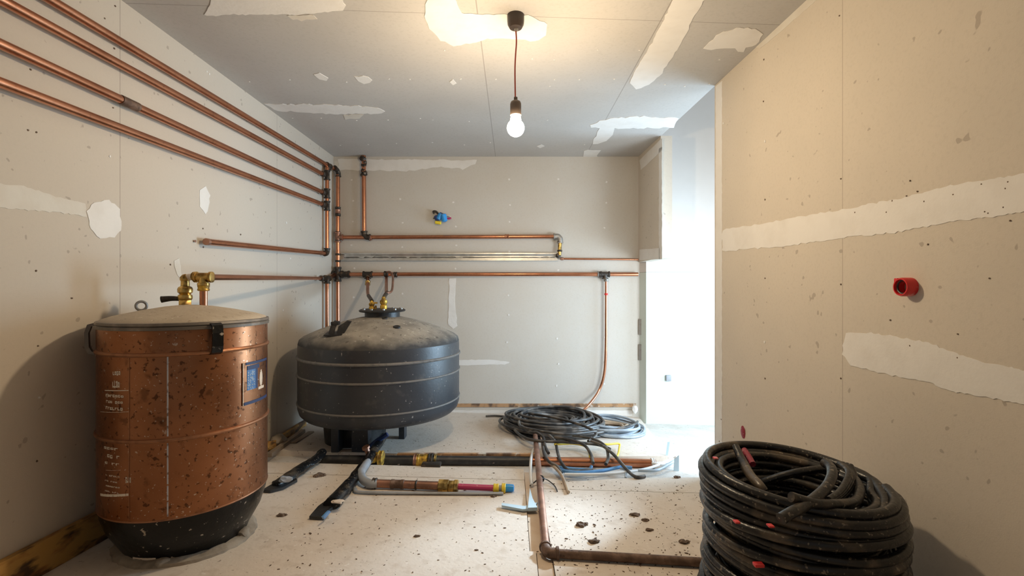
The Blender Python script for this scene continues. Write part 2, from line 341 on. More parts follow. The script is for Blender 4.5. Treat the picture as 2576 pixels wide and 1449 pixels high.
for poly in ([(515, 35), (528, 10), (545, -30), (850, -30), (868, 15), (862, 24), (790, 33), (740, 36), (610, 36), (570, 35), (545, 38), (522, 38)],
             [(1095, -40), (1070, 10), (1068, 40), (1080, 70), (1108, 100), (1140, 114), (1190, 107), (1225, 96), (1270, 97), (1310, 98), (1345, 104), (1372, 90), (1378, 60), (1330, 36), (1250, 36), (1160, 33), (1150, 12), (1128, -40)],
             [(1702, -20), (1785, -20), (1742, 45), (1728, 82), (1692, 140), (1660, 190), (1632, 214), (1600, 222), (1584, 210), (1600, 172), (1640, 108), (1675, 40)],
             [(1770, 123), (1800, 90), (1832, 76), (1862, 68), (1900, 73), (1918, 84), (1908, 104), (1893, 116), (1876, 119), (1872, 131), (1855, 131), (1851, 120), (1790, 124)],
             [(1484, 313), (1510, 303), (1545, 297), (1620, 292), (1708, 297), (1694, 321), (1548, 322), (1541, 337), (1525, 355), (1505, 363), (1490, 360), (1503, 332), (1508, 321), (1488, 319)],
             [(1468, 378), (1512, 377), (1502, 390), (1506, 399), (1490, 404), (1465, 401)],
             [(665, 262), (760, 262), (850, 264), (930, 268), (958, 274), (968, 280), (950, 285), (860, 286), (790, 285), (740, 280), (700, 279)],
             [(790, 185), (805, 182), (824, 197), (821, 203), (804, 199)], [(891, 192), (915, 190), (936, 201), (932, 208), (915, 211), (900, 205)],
             [(1131, 206), (1139, 200), (1147, 208), (1139, 215)], [(1350, 367), (1360, 363), (1370, 367), (1360, 372)]):
    patch(onceil, cd, ceiling, poly)
patch(onceil, cd, ceiling, [(722, 38), (790, 36), (800, 46), (760, 51), (735, 47)], m=M_filler_thin)
patch(onceil, cd, ceiling, [(865, 288), (915, 289), (905, 298), (870, 299)], m=M_filler_thin)
for poly in ([(218, 530), (235, 509), (272, 503), (302, 525), (303, 578), (287, 597), (252, 600), (226, 577)], [(500, 480), (515, 470), (527, 490), (525, 520), (515, 540), (503, 520)]):
    patch(onleft, ld, wall_left, poly)
patch(onleft, ld, wall_left, [(-60, 455), (0, 462), (60, 468), (150, 498), (214, 512), (216, 545), (150, 535), (60, 528), (0, 522), (-60, 515)], m=M_filler_thin)
patch(onleft, ld, wall_left, [(437, 655), (448, 650), (456, 680), (453, 702), (444, 690)], m=M_filler_thin)
patch(onback, bd, wall_back, [(851, 400), (1200, 403), (1196, 412), (1165, 425), (1100, 420), (1030, 430), (851, 428)])
patch(onback, bd, wall_back, [(1130, 700), (1147, 700), (1145, 760), (1150, 820), (1140, 828), (1127, 815), (1129, 760)], 3)
patch(onback, bd, wall_back, [(1150, 905), (1240, 905), (1283, 911), (1270, 917), (1150, 919)], 2)
strip(onback, bd, wall_back, [(841, 405), (852, 405), (852, 1000), (841, 1000)], M_filler_thin)
strip(onback, bd, wall_back, [(1120, 1032), (1590, 1032), (1590, 1046), (1120, 1046)], M_plaster, .006, 'skirting_strip')
b = NB(); box(b, (-.75, YB - .012, fz(0, YB) + .078), (1.39, YB, fz(0, YB) + .115)); obj('rusty_sill', b, M_sill, wall_back, smooth=False)
patch(onright, rd, wall_right, [(1817, 578), (1890, 568), (2000, 548), (2122, 526), (2260, 500), (2400, 465), (2576, 437), (2700, 412), (2700, 503), (2576, 533), (2480, 548), (2400, 557), (2250, 585), (2122, 598), (1980, 618), (1817, 632)], 5)
patch(onright, rd, wall_right, [(2125, 850), (2131, 835), (2200, 838), (2330, 860), (2450, 905), (2500, 915), (2700, 958), (2700, 1060), (2576, 1018), (2500, 1002), (2400, 985), (2330, 960), (2200, 935), (2140, 918), (2120, 890)], 5)
strip(onright, rd, wall_right, [(1801, 217), (1817, 203), (1817, 1200), (1801, 1190)])
strip(onright, rd, wall_right, [(1900, 119), (2034, -4), (2060, -4), (1950, 92), (1912, 122)], M_filler_thin)
strip(onright, rd, wall_header, [(1609, 403), (1666, 347), (1666, 378), (1612, 428)])
strip(onright, rd, wall_header, [(1658, 374), (1666, 370), (1666, 652), (1658, 652)])
strip(onright, rd, wall_header, [(1609, 628), (1660, 624), (1660, 652), (1609, 655)])
def spots(on, nrm, parent, pts, m, r=2.6, Y=None):
    b = NB(); n = Vector(nrm)
    for x, y in pts:
        c = on(x, y); rad = r * c.y / FPX
        u = n.cross(Vector((.3, .5, .8))).normalized(); v = n.cross(u)
        prism(b, [c + (u * math.cos(a * PI / 3) + v * math.sin(a * PI / 3)) * rad * (.7 + .5 * R_.random()) for a in range(6)], n * .0028)
    return obj('screw_spots', b, m, parent, smooth=False)
pts = [(x + R_.uniform(-5, 5), y + R_.uniform(-9, 9)) for x in (888, 1010, 1143, 1280, 1405, 1525) for y in range(450, 1000, 58) if R_.random() < .75 and not (x < 1150 and y > 760)]
spots(onback, bd, wall_back, pts, M_plaster)
pts = [(x + R_.uniform(-14, 14), y + R_.uniform(-5, 5)) for y, xs in ((122, (1130, 1500, 1620)), (202, (640, 730, 870, 985, 1030, 1170, 1260, 1400, 1450, 1545)), (302, (740, 815, 890, 985, 1045, 1080, 1180, 1380, 1500)), (362, (860, 920, 1000, 1100, 1180, 1240, 1370, 1460)), (150, (1345, 1400, 1820)), (212, (1390, 1660, 1730, 1790))) for x in xs]
spots(onceil, cd, ceiling, pts, M_plaster, 2.2)
spots(onleft, ld, wall_left, [(76, 175), (124, 176), (287, 122), (289, 15), (263, 46), (284, 271), (90, 681), (70, 327), (91, 333), (510, 575), (605, 590), (428, 666), (511, 622), (95, 870), (92, 1160), (180, 750)], M_dirt, 2.4)
spots(onleft, ld, wall_left, [(520, 180), (526, 186), (276, 393), (730, 650), (712, 780), (720, 560), (98, 1000)], M_plaster, 3)
spots(onright, rd, wall_right, [(2116, 450), (2116, 715), (2116, 952), (1925, 502), (1925, 700), (1925, 952), (2290, 455), (2240, 805), (2290, 870), (2335, 615), (2490, 700), (2410, 840), (2410, 900), (2112, 40), (1921, 255), (1922, 150), (1815, 1055), (1810, 1110)] + [(R_.uniform(2150, 2560), R_.uniform(455, 560)) for _ in range(14)], M_dirt, 2.2)
spots(onright, rd, wall_right, [(1924, 860), (1925, 355), (1820, 310)], M_plaster, 3.4)
spots(lambda x, y: hit(x, y, (0, 1, 0), YP), bd, wall_passage, [(1744, 845), (1740, 905), (1755, 745), (1735, 960)], M_plaster, 4)

# ------------------------------------------------------------------ pipe pieces
def T1(name, bm, m, parent): return obj(name, bm, m, parent)
def pipe(parent, a, c, r, m=M_copper, name='pipe', k=1, n=16):
    pts = [a, c] if not isinstance(a, list) else a
    b = NB(); tube(b, pts, r, n, k); return obj(name, b, m, parent)
def collar(parent, p, ax, r, h=.03, m=M_fit, name='fitting'):
    p = Vector(p); ax = Vector(ax).normalized(); b = NB()
    lathe(b, [(r * .92, -h / 2), (r * 1.08, -h / 2 + .004), (r * 1.08, -h / 4), (r, -h / 4 + .003), (r, h / 4 - .003), (r * 1.08, h / 4), (r * 1.08, h / 2 - .004), (r * .92, h / 2)], p, 16, ax)
    return obj(name, b, m, parent)
def elbow(parent, a, p, c, r, m=M_fit, name='elbow'):
    a, p, c = Vector(a), Vector(p), Vector(c)
    pts = [a, a + (p - a) * .6, p + ((a - p) + (c - p)) * .18, c + (p - c) * .6, c]
    b = NB(); tube(b, pts, r, 14, 5)
    for q, d in ((a, p - a), (c, c - p)): lathe(b, [(r * .9, -.008), (r * 1.22, -.006), (r * 1.22, .006), (r * .9, .008)], q, 14, d.normalized())
    return obj(name, b, m, parent)
def tee(parent, p, d1, d2, r, L=.05, m=M_fit, name='tee'):
    p = Vector(p); d1 = Vector(d1).normalized(); d2 = Vector(d2).normalized(); b = NB()
    tube(b, [p - d1 * L, p + d1 * L], r, 14); tube(b, [p, p + d2 * L * 1.05], r, 14)
    for q, d in ((p - d1 * L, d1), (p + d1 * L, d1), (p + d2 * L, d2)): lathe(b, [(r * .9, -.008), (r * 1.24, -.006), (r * 1.24, .006), (r * .9, .008)], q, 14, d)
    return obj(name, b, m, parent)

# ------------------------------------------------------------------ left wall pipes
PR = .0205
OL = .048
def leftline(a, c):
    A, B = onleft(*a, OL), onleft(*c, OL); return A, B
G = 'copper pipes along left wall'
runs = [((128, 0), (826, 417), 'topmost copper pipe on left wall, running on round the corner'),
        ((0, -2), (812, 438), 'second copper pipe from the top on left wall, ending at black tee'),
        ((0, 110), (812, 484), 'third copper pipe down on left wall, with dark coupling sleeve'),
        ((0, 207), (812, 514), 'lowest of the four long copper pipes on left wall')]
for i, (a, c, lab) in enumerate(runs):
    A, B = leftline(a, c); S = A + (A - B) * ((A.y - .55) / (B.y - A.y))
    t = thing('copper_pipe', B, lab, 'pipe', G)
    pipe(t, S, B, PR)
    if i == 0:
        E = at(851, 430, YB - .045); F = E + Vector((0, 0, -.06))
        pipe(t, B, E + Vector((-.02, -.05, .01)), PR)
        tee(t, B, B - A, (0, 0, -1), PR * 1.25, .04)
        elbow(t, E + Vector((-.012, -.075, .012)), E + Vector((0, 0, .0)), F, PR * 1.25)
    else:
        collar(t, B, B - A, PR * 1.25, .05, M_fit, 'socket')
    if i == 2:
        q = onleft(325, 259.7, OL); d = (B - A).normalized()
        b = NB(); tube(b, [q - d * .055, q + d * .055], PR * 1.13, 16); obj('coupling_sleeve', b, M_rust, t)
# riser on the left wall by the corner
xr = 823
top = onleft(xr, 441, OL); bot = onleft(xr, 638, OL)
t = thing('riser_pipe', bot, 'short upright copper riser on left wall joining the long pipes', 'pipe')
pipe(t, top + Vector((0, 0, .10)), bot, PR)
for y in (441, 487, 518): tee(t, onleft(xr, y, OL), (0, 0, 1), (0, -1, 0), PR * 1.25, .045)
st = onleft(519, 608, OL); en = onleft(808, 637, OL)
elbow(t, bot + Vector((0, 0, .05)), bot, bot + (st - bot).normalized() * .06, PR * 1.25)
t = thing('pipe_stub', en, 'short open ended copper pipe on left wall, left of the risers', 'pipe')
pipe(t, st, bot + (st - bot).normalized() * .06, PR)
b = NB(); d = (en - st).normalized(); tube(b, [st - d * .004, st + d * .02], PR * 1.08, 16); obj('pipe_end', b, M_copper_dull, t)
b = NB(); lathe(b, [(.002, 0), (.008, .001), (.008, .004), (.003, .006), (.003, .03)], st - d * .05 + Vector((-.035, 0, .0)), 8, (-1, 0, 0)); obj('wall_pin', b, M_copper_dull, t)
# riser carrying on down behind the black tank
lo = onleft(xr, 700, OL)
t = thing('riser_pipe', onleft(xr, 815, OL), 'upright copper pipe on left wall going down behind black tank', 'pipe')
pipe(t, lo, Vector((lo.x, lo.y, .25)), PR)
tee(t, lo, (0, 1, 0), (0, 0, -1), PR * 1.3, .05)
# ------------------------------------------------------------------ back wall pipes
BR = .0235; OBK = .05
def bk(x, y, off=OBK): return onback(x, y, off)
t = thing('riser_pipe', bk(850, 690), 'tall copper riser on back wall just right of the corner', 'pipe')
pipe(t, bk(850, 440), Vector((bk(850, 690).x, YB - OBK, .25)), BR * .95)
for y in (524, 541): collar(t, bk(850, y), (0, 0, 1), BR * 1.25, .03)
collar(t, bk(850, 532), (0, 0, 1), BR * 1.15, .05, M_copper_dull, 'coupling')
tee(t, bk(850, 597), (0, 0, 1), (1, 0, 0), BR * 1.2, .05, M_copper_dull)
for y in (585, 606, 640, 657): collar(t, bk(850, y), (0, 0, 1), BR * 1.2, .022)
b = NB(); p = bk(850, 690); tube(b, [p + Vector((0, 0, .075)), p - Vector((0, 0, .075))], BR * 1.35, 14); tube(b, [p - Vector((.06, 0, 0)), p + Vector((.13, 0, 0))], BR * 1.35, 14)
for q, d in ((Vector((0, 0, .07)), (0, 0, 1)), (Vector((0, 0, -.07)), (0, 0, 1)), (Vector((.12, 0, 0)), (1, 0, 0)), (Vector((.05, 0, 0)), (1, 0, 0)), (Vector((-.05, 0, 0)), (1, 0, 0))): lathe(b, [(BR, -.014), (BR * 1.7, -.011), (BR * 1.7, .011), (BR, .014)], p + q, 8, d)
obj('cross_fitting', b, M_fit, t)
pipe(t, bk(842, 690), lo + Vector((0, .05, 0)), BR * .95, M_copper, 'link_pipe')
# drop from the ceiling
t = thing('drop_pipe', bk(915, 590), 'upright copper pipe dropping from ceiling on back wall', 'pipe')
pipe(t, Vector((bk(915, 500).x, YB - OBK, ZC - .005)), bk(916, 585), BR)
b = NB()
for y, rr in ((400, 1.5), (408, 1.1), (416, 1.3), (428, 1.15), (436, 1.5), (441, 1.25)): blob(b, bk(915 + R_.uniform(-2, 2), y), BR * rr, (1, 1, .9), int(y), .22)
obj('sooty_joint', b, M_fit, t)
elbow(t, bk(916, 583), bk(917, 596), bk(930, 597), BR * 1.3)
collar(t, bk(931, 598), (1, 0, .4), BR * 1.3, .03, M_copper_dull, 'coupling')
# upper loop
t = thing('copper_pipe', bk(1120, 596), 'level copper pipe on back wall above the metal channel', 'pipe')
pipe(t, bk(862, 597), bk(1398, 595), BR * .92)
collar(t, bk(1275, 595), (1, 0, 0), BR, .05, M_copper, 'coupling')
elbow(t, bk(1394, 595), bk(1409, 594), bk(1409, 610), BR * 1.25, M_steel)
pipe(t, bk(1409, 606), bk(1407, 642), BR * .9, M_brass, 'brass_tail')
for y in (609, 631): collar(t, bk(1408, y), (0, 0, 1), BR * 1.15, .02)
blob_b = NB(); blob(blob_b, bk(1404, 643), BR * 1.2, (1, 1, .9), 5, .15); obj('end_joint', blob_b, M_fit, t)
# metal channel
t = thing('metal_channel', bk(1130, 655), 'long grey metal channel fixed along back wall', 'channel')
a, c = onback(862, 637), onback(1402, 656)
b = NB(); box(b, (a.x, YB - .006, c.z), (c.x, YB, a.z)); box(b, (a.x, YB - .045, a.z - .012), (c.x, YB, a.z)); box(b, (a.x, YB - .045, c.z), (c.x, YB, c.z + .012)); obj('channel_body', b, M_galv, t, smooth=False)
b = NB(); rr = random.Random(3); zm = (a.z + c.z) / 2 + .006; up, dn = [], []
n = 70
for i in range(n + 1):
    x = a.x + .03 + (c.x - a.x - .05) * i / n; up.append((x, YB - .03, a.z - .012)); dn.append((x, YB - .022, zm - .006 + rr.uniform(-.010, .008) * (1 if i % 3 else 1.6)))
prism(b, up + dn[::-1], (0, .004, 0)); obj('torn_lip', b, M_galv, t, smooth=False)
b = NB(); box(b, (a.x + .02, YB - .012, zm - .016), (c.x - .03, YB - .006, zm - .010)); obj('dark_slot', b, M_fit, t, smooth=False)
t = thing('thin_pipe', bk(1500, 652), 'thin pale pink pipe on back wall running right from channel', 'pipe')
pipe(t, bk(1409, 651, .03), bk(1606, 653, .03), .0105, M_copper)
collar(t, bk(1414, 651, .03), (1, 0, 0), .016, .03, M_copper_dull)
# main lower pipe
t = thing('copper_pipe', bk(1200, 690), 'long level copper pipe on back wall above the black tank', 'pipe')
pipe(t, bk(872, 690), Vector((bk(1605, 690).x, YB - OBK, bk(1605, 690).z)), BR * .92)
collar(t, bk(1510, 690), (1, 0, 0), BR * 1.3, .03, M_fit); collar(t, bk(1504, 690), (1, 0, 0), BR * 1.45, .014, M_steel, 'ring')
tee(t, bk(1522, 690), (1, 0, 0), (0, 0, -1), BR * 1.2, .045, M_fit)
collar(t, bk(1525, 705), (0, 0, 1), BR * 1.1, .03, M_steel, 'nut')
for x in (925,): tee(t, bk(x, 690), (1, 0, 0), (0, 0, -1), BR * 1.25, .045)
collar(t, bk(972, 689), (1, 0, 0), BR * 1.3, .05); collar(t, bk(995, 691), (1, 0, 0), BR * 1.25, .04)
# soft copper tube hanging down to the cable heap
t = thing('copper_tube', bk(1525, 1000), 'thin copper tube hanging down back wall, bending toward the cables', 'tube')
pts = [bk(1525, 702), bk(1525, 780), bk(1524, 880), bk(1520, 940), bk(1508, 980), at(1490, 1008, 5.22), at(1470, 1030, 5.1), at(1460, 1036, 5.0)]
pipe(t, pts, None, .015, M_copper, 'tube', 8)
collar(t, bk(1525, 740), (0, 0, 1), .019, .022, M_red, 'red_ring')
# pipe from copper tank along the left wall
PT = Vector((-1.552, 2.40, 1.255)); PE = onleft(808, 700, .06)
t = thing('copper_pipe', PE, 'level copper pipe from copper tank top along left wall to corner', 'pipe')
pipe(t, PT + Vector((.0, .02, 0)), PE, .0165)
collar(t, PE, PE - PT, .026, .05)

# ------------------------------------------------------------------ copper tank
TC = Vector((-1.603, 2.366, 0)); TR = .348; TZ = fz(TC.x, TC.y)
def cylhit(px, py, c=TC, r=TR):
    d = ray(px, py); a = d.x ** 2 + d.y ** 2; bq = -2 * (d.x * c.x + d.y * c.y); cc = c.x ** 2 + c.y ** 2 - r * r
    dis = max(0, bq * bq - 4 * a * cc); tt = (-bq - math.sqrt(dis)) / (2 * a); p = O + d * tt
    return math.atan2(p.y - c.y, p.x - c.x), p.z
def cpatch(bm, th0, th1, z0, z1, r0, th=.0012, c=TC, skew=0.0):
    k = max(2, int(abs(th1 - th0) * r0 / .012) + 1); A = []
    for i in range(k + 1):
        a = th0 + (th1 - th0) * i / k; s = skew * i / k
        col = []
        for r in (r0, r0 + th):
            for z in (z0 + s, z1 + s): col.append(bm.verts.new((c.x + r * math.cos(a), c.y + r * math.sin(a), z)))
        A.append(col)
    for p, q in zip(A, A[1:]):
        bm.faces.new((p[2], q[2], q[3], p[3])); bm.faces.new((p[0], p[1], q[1], q[0])); bm.faces.new((p[1], p[3], q[3], q[1])); bm.faces.new((p[0], q[0], q[2], p[2]))
    for p in (A[0], A[-1]): bm.faces.new((p[0], p[2], p[3], p[1]))
tank = thing('copper_tank', (TC.x, TC.y, TZ), 'tall speckled copper tank with black tapered base, left foreground', 'tank')
b = NB(); lathe(b, [(TR - .01, .20), (TR, .21), (TR, .6), (TR, 1.01), (TR - .004, 1.03)], TC, 96, caps=False); obj('body', b, M_tank, tank)
for z in (.914, .548): b = NB(); ring_(b, TC + Vector((0, 0, z)), TR, .009, 96, 8); obj('band', b, M_tankband, tank)
b = NB(); ring_(b, TC + Vector((0, 0, .207)), TR - .003, .005, 96, 8); obj('bottom_seam', b, M_tankband, tank)
b = NB(); lathe(b, [(TR - .01, 1.015), (TR + .007, 1.018), (TR + .008, 1.030), (TR + .003, 1.034), (TR + .008, 1.038), (TR + .005, 1.048), (TR - .02, 1.052)], TC, 96, caps=False); rim = obj('rim', b, M_rim, tank)
b = NB(); lathe(b, [(TR - .003, 1.047), (TR - .012, 1.056), (.295, 1.070), (.2, 1.092), (.1, 1.110), (.04, 1.116), (.001, 1.117)], TC, 96, caps=False); lid = obj('lid', b, M_dust, tank)
b = NB(); lathe(b, [(TR - .004, .206), (TR - .008, .17), (.318, .10), (.279, .03), (.258, -.01), (.258, TZ + .01)], TC, 96, caps=False); obj('base_skirt', b, M_skirt, tank)
b = NB(); rr = random.Random(4); prof = [(.255, TZ - .03), (.30, TZ - .03), (.298, TZ + .012), (.285, TZ + .022), (.258, TZ + .028)]
lathe(b, prof, TC, 64, caps=False)
for v in b.verts:
    k_ = 1 + rr.uniform(-.02, .02); v.co.x = TC.x + (v.co.x - TC.x) * k_; v.co.y = TC.y + (v.co.y - TC.y) * k_
    v.co.z += rr.uniform(-.004, .004) + (fz(v.co.x, v.co.y) - TZ)
obj('mortar_ring', b, M_mortar, tank)
for i, (x, y, r) in enumerate(((408, 1392, .032), (395, 1400, .022), (612, 1300, .03), (355, 1385, .026), (330, 1392, .02))):
    a, _ = cylhit(x, y, TC, .27); b = NB(); blob(b, (TC.x + .268 * math.cos(a), TC.y + .268 * math.sin(a), TZ + .02), r, (1, 1, .8), i, .2); obj('mortar_lump', b, M_mortar, tank)
a0, _ = cylhit(335, 1385, TC, .268); a1, _ = cylhit(392, 1390, TC, .268); b = NB(); cpatch(b, a0, a1, TZ + .02, TZ + .075, .264, .006); obj('cream_patch', b, M_cream, tank)
# pale upright seam
th, _ = cylhit(422, 1000); b = NB()
for z0, z1 in ((.565, .905), (.36, .535), (.29, .353), (.222, .285)): cpatch(b, th - .0075, th + .0075, z0, z1, TR, .002)
obj('upright_seam', b, M_seam, tank)
th, _ = cylhit(325, 1000); b = NB(); cpatch(b, th - .006, th + .006, .22, .905, TR, .0012); obj('dark_seam', b, M_tankband, tank)
# handles
def handle(px):
    th, _ = cylhit(px, 855); u = Vector((math.cos(th), math.sin(th), 0)); v = Vector((-u.y, u.x, 0)); b = NB()
    prof = [(TR + .002, 1.045), (TR + .03, 1.035), (TR + .038, 1.0), (TR + .036, .94), (TR + .026, .912), (TR + .002, .902)]
    A = []
    for r, z in prof:
        for s in (-.022, .022):
            A.append((r, z, s))
    pts_o = [TC + u * r + Vector((0, 0, z)) for r, z in prof]; pts_i = [TC + u * (r - .010) + Vector((0, 0, z)) for r, z in prof[::-1]]
    prism(b, [p - v * .022 for p in pts_o + pts_i], v * .044)
    return obj('handle', b, M_skirt, tank, smooth=False)
handle(541); 
th = math.radians(math.degrees(cylhit(238, 855)[0]) - 8)
u = Vector((math.cos(th), math.sin(th), 0)); v = Vector((-u.y, u.x, 0)); b = NB()
prof = [(TR - .004, 1.045), (TR + .03, 1.035), (TR + .04, 1.0), (TR + .038, .93), (TR + .028, .905), (TR - .004, .895)]
po = [TC + u * r + Vector((0, 0, z)) for r, z in prof]; pi_ = [TC + u * (r - .014) + Vector((0, 0, z * 1.0 + (0.97 - z) * .12)) for r, z in prof[::-1]]
prism(b, [p - v * .022 for p in po + pi_], v * .044); obj('handle', b, M_rim, tank, smooth=False)
# lifting eye
e = Vector((-1.865, 2.40, 1.085)); b = NB(); ring_(b, e + Vector((0, 0, .025)), .022, .0065, 28, 8, (.7, -.6, .0)); lathe(b, [(.012, -.02), (.012, 0), (.008, .006)], e, 10); obj('lifting_eye', b, M_steel, tank)
# marks in worn white paint, unreadable rows
def marks(name, rows, m=M_chalk, seed=1):
    rr = random.Random(seed)
    for (x0, x1, y0, y1, kind) in rows:
        b = NB()
        ta, za = cylhit(x0, y0); tb, zb = cylhit(x1, y1); tb2, zc = cylhit(x1, y0)
        if kind == 'bar': cpatch(b, ta, tb, zb, za, TR, .0008, skew=zc - za)
        else:
            n_ = 7 if kind == 'text' else 4
            for i in range(n_):
                if i and rr.random() < .18: continue
                f0 = i / n_ + .01; f1 = f0 + .75 / n_
                z0 = zb + (za - zb) * rr.uniform(0, .2); z1 = za - (za - zb) * rr.uniform(0, .2)
                A = ta + (tb - ta) * f0; B = ta + (tb - ta) * f1; q = rr.randrange(4)
                w = (B - A) * .3; hh = (z1 - z0) * .28
                cpatch(b, A, A + w, z0, z1, TR, .0008)
                if q != 0: cpatch(b, A, B, z1 - hh, z1, TR, .0008)
                if q != 1: cpatch(b, A, B, z0, z0 + hh, TR, .0008)
                if q > 1: cpatch(b, B - w, B, z0, (z0 + z1) / 2 if q == 2 else z1, TR, .0008)
        obj(name, b, m, tank, smooth=False)
marks('faded_lettering', [(284, 304, 933, 945, 'few'), (283, 302, 957, 977, 'few'), (264, 326, 981, 987, 'bar'), (266, 312, 990, 1002, 'text'), (267, 310, 1006, 1017, 'text'), (266, 310, 1021, 1034, 'text'), (253, 325, 1036, 1043, 'bar')])
marks('faded_lettering', [
                      (262, 298, 1122, 1134, 'few'), (270, 302, 1142, 1156, 'few'), (264, 302, 1160, 1172, 'few')], seed=4)
marks('faded_lettering', [(267, 304, 1183, 1188, 'bar'), (266, 302, 1192, 1202, 'text'), (264, 302, 1206, 1216, 'text'), (266, 302, 1219, 1229, 'text'), (264, 300, 1232, 1242, 'text'), (253, 326, 1247, 1254, 'bar')], seed=2)
marks('faded_lettering', [(316, 330, 1198, 1216, 'few')], seed=3)
# plate with blue print
ta, zt = cylhit(609, 912); tb, _ = cylhit(668, 912); _, zb_ = cylhit(640, 1012); zt2 = cylhit(640, 908)[1]
b = NB(); cpatch(b, ta, tb, zb_, zt2, TR, .003); plate = obj('name_plate', b, M_tank, tank)
ORG[plate.name] = ORG[tank.name]
b = NB(); e_ = .012
cpatch(b, ta, ta + e_ * .8, zb_, zt2, TR + .002, .003); obj('plate_edge', b, M_chalk, plate)
b = NB(); cpatch(b, tb - e_ * .5, tb, zb_, zt2, TR + .002, .003); cpatch(b, ta + .02, tb, zb_, zb_ + .014, TR + .002, .003); cpatch(b, ta + .05, tb, zt2 - .012, zt2, TR + .002, .003); obj('plate_edge', b, M_navy, plate)
x0, x1 = cylhit(620, 940)[0], cylhit(645, 940)[0]; z1 = cylhit(630, 920)[1]; z0 = cylhit(630, 980)[1]
b = NB(); cpatch(b, x0, x1, z0, z1, TR + .003, .0012); obj('blue_panel', b, M_label_blue, plate)
b = NB(); cpatch(b, x0, x1 + .05, z1 - .018, z1 + .002, TR + .0035, .0014); cpatch(b, x1 - .035, x1 + .01, z0, z1, TR + .0032, .0012); obj('navy_panel', b, M_navy, plate)
b = NB(); rr = random.Random(9)
for i in range(7):
    zz = z0 + .008 + i * (z1 - z0 - .03) / 7
    for j in range(4):
        if rr.random() < .75:
            A = x0 + .012 + (x1 - .035 - x0 - .02) * j / 4; cpatch(b, A, A + .014 + rr.random() * .008, zz, zz + .006, TR + .0042, .0006)
obj('print_rows', b, M_wire_l, plate)
x2 = cylhit(650, 940)[0]; x3 = cylhit(659, 940)[0]; b = NB(); zc = cylhit(655, 972)[1]
for i in range(8): f = math.sin((i + .5) / 8 * PI) ** .6; mth = (x2 + x3) / 2; cpatch(b, mth - (x3 - x2) * .4 * f, mth + (x3 - x2) * .4 * f, zc + i * .0105, zc + (i + 1) * .0105, TR + .003, .0012)
cpatch(b, x2 - .02, x3 + .03, zc - .01, zc + .003, TR + .003, .0012); obj('cream_figure', b, M_cream, plate)
# valve group on the lid
vb = Vector((-1.665, 2.43, 1.10))
t = thing('brass_valve', vb, 'brass valve with dark lever on top of copper tank', 'valve')
b = NB(); lathe(b, [(.05, .002), (.05, .008), (.03, .01)], vb, 20); obj('washer', b, M_steel, t)
b = NB(); lathe(b, [(.025, .006), (.03, .01), (.03, .035), (.026, .04)], vb, 6); obj('nut', b, M_brass, t)
b = NB(); lathe(b, [(.024, .036), (.031, .042), (.033, .052), (.031, .064), (.024, .068), (.026, .072), (.033, .078), (.034, .094), (.030, .104), (.020, .11), (.019, .135), (.023, .14), (.023, .155), (.012, .168), (.001, .172)], vb, 24); obj('valve_body', b, M_brass, t)
b = NB(); tube(b, [vb + Vector((-.02, -.005, .045)), vb + Vector((-.06, -.015, .047)), vb + Vector((-.10, -.03, .042))], [.011, .013, .017], 12, 5, flat=1.0); obj('lever', b, M_fit, t)
b = NB(); tube(b, [vb + Vector((0, 0, .15)), vb + Vector((.03, -.0, .157)), PT + Vector((-.03, 0, 0))], .017, 14, 4); obj('outlet', b, M_cream, t)
t = thing('copper_pipe', (PT.x, PT.y, 1.11), 'short upright copper pipe with brass tee on copper tank top', 'pipe')
pipe(t, Vector((PT.x, PT.y, 1.104)), PT, .0175)
tee(t, PT, (1, .1, 0), (0, 0, -1), .0225, .036, M_brass)
collar(t, PT + Vector((0, 0, -.055)), (0, 0, 1), .0255, .03, M_brassy, 'nut')
collar(t, PT + Vector((-.045, -.004, .003)), (1, .1, 0), .0215, .016, M_brassy, 'nut')

# ------------------------------------------------------------------ black tank
BC = Vector((-1.148, 4.2, 0)); BRD = .679
bt = thing('black_tank', (BC.x, BC.y, fz(BC.x, BC.y)), 'wide squat black tank with dusty domed top before back wall', 'tank')
b = NB(); lathe(b, [(.001, .115), (.50, .115), (.58, .12), (.635, .135), (.665, .165), (BRD, .21), (BRD, .5), (BRD, .70), (BRD - .003, .735)], BC, 96, caps=False); obj('shell', b, M_btank, bt)
b = NB(); lathe(b, [(BRD - .003, .735), (BRD - .012, .768), (.64, .79), (.60, .81), (.52, .845), (.42, .88), (.30, .918), (.18, .945), (.08, .955), (.001, .957)], BC, 96, caps=False); dome = obj('dome', b, M_bdome, bt)
for z, rr_ in ((.628, .012), (.487, .009), (.252, .008)): b = NB(); ring_(b, BC + Vector((0, 0, z)), BRD, rr_, 112, 8); obj('band', b, M_bband, bt)
def dz(r):
    P = [(0, .957), (.08, .955), (.18, .945), (.30, .918), (.42, .88), (.52, .845), (.60, .81), (.64, .79), (.667, .768), (.676, .735)]
    for (r0, z0), (r1, z1) in zip(P, P[1:]):
        if r <= r1: return z0 + (z1 - z0) * (r - r0) / (r1 - r0)
    return .735
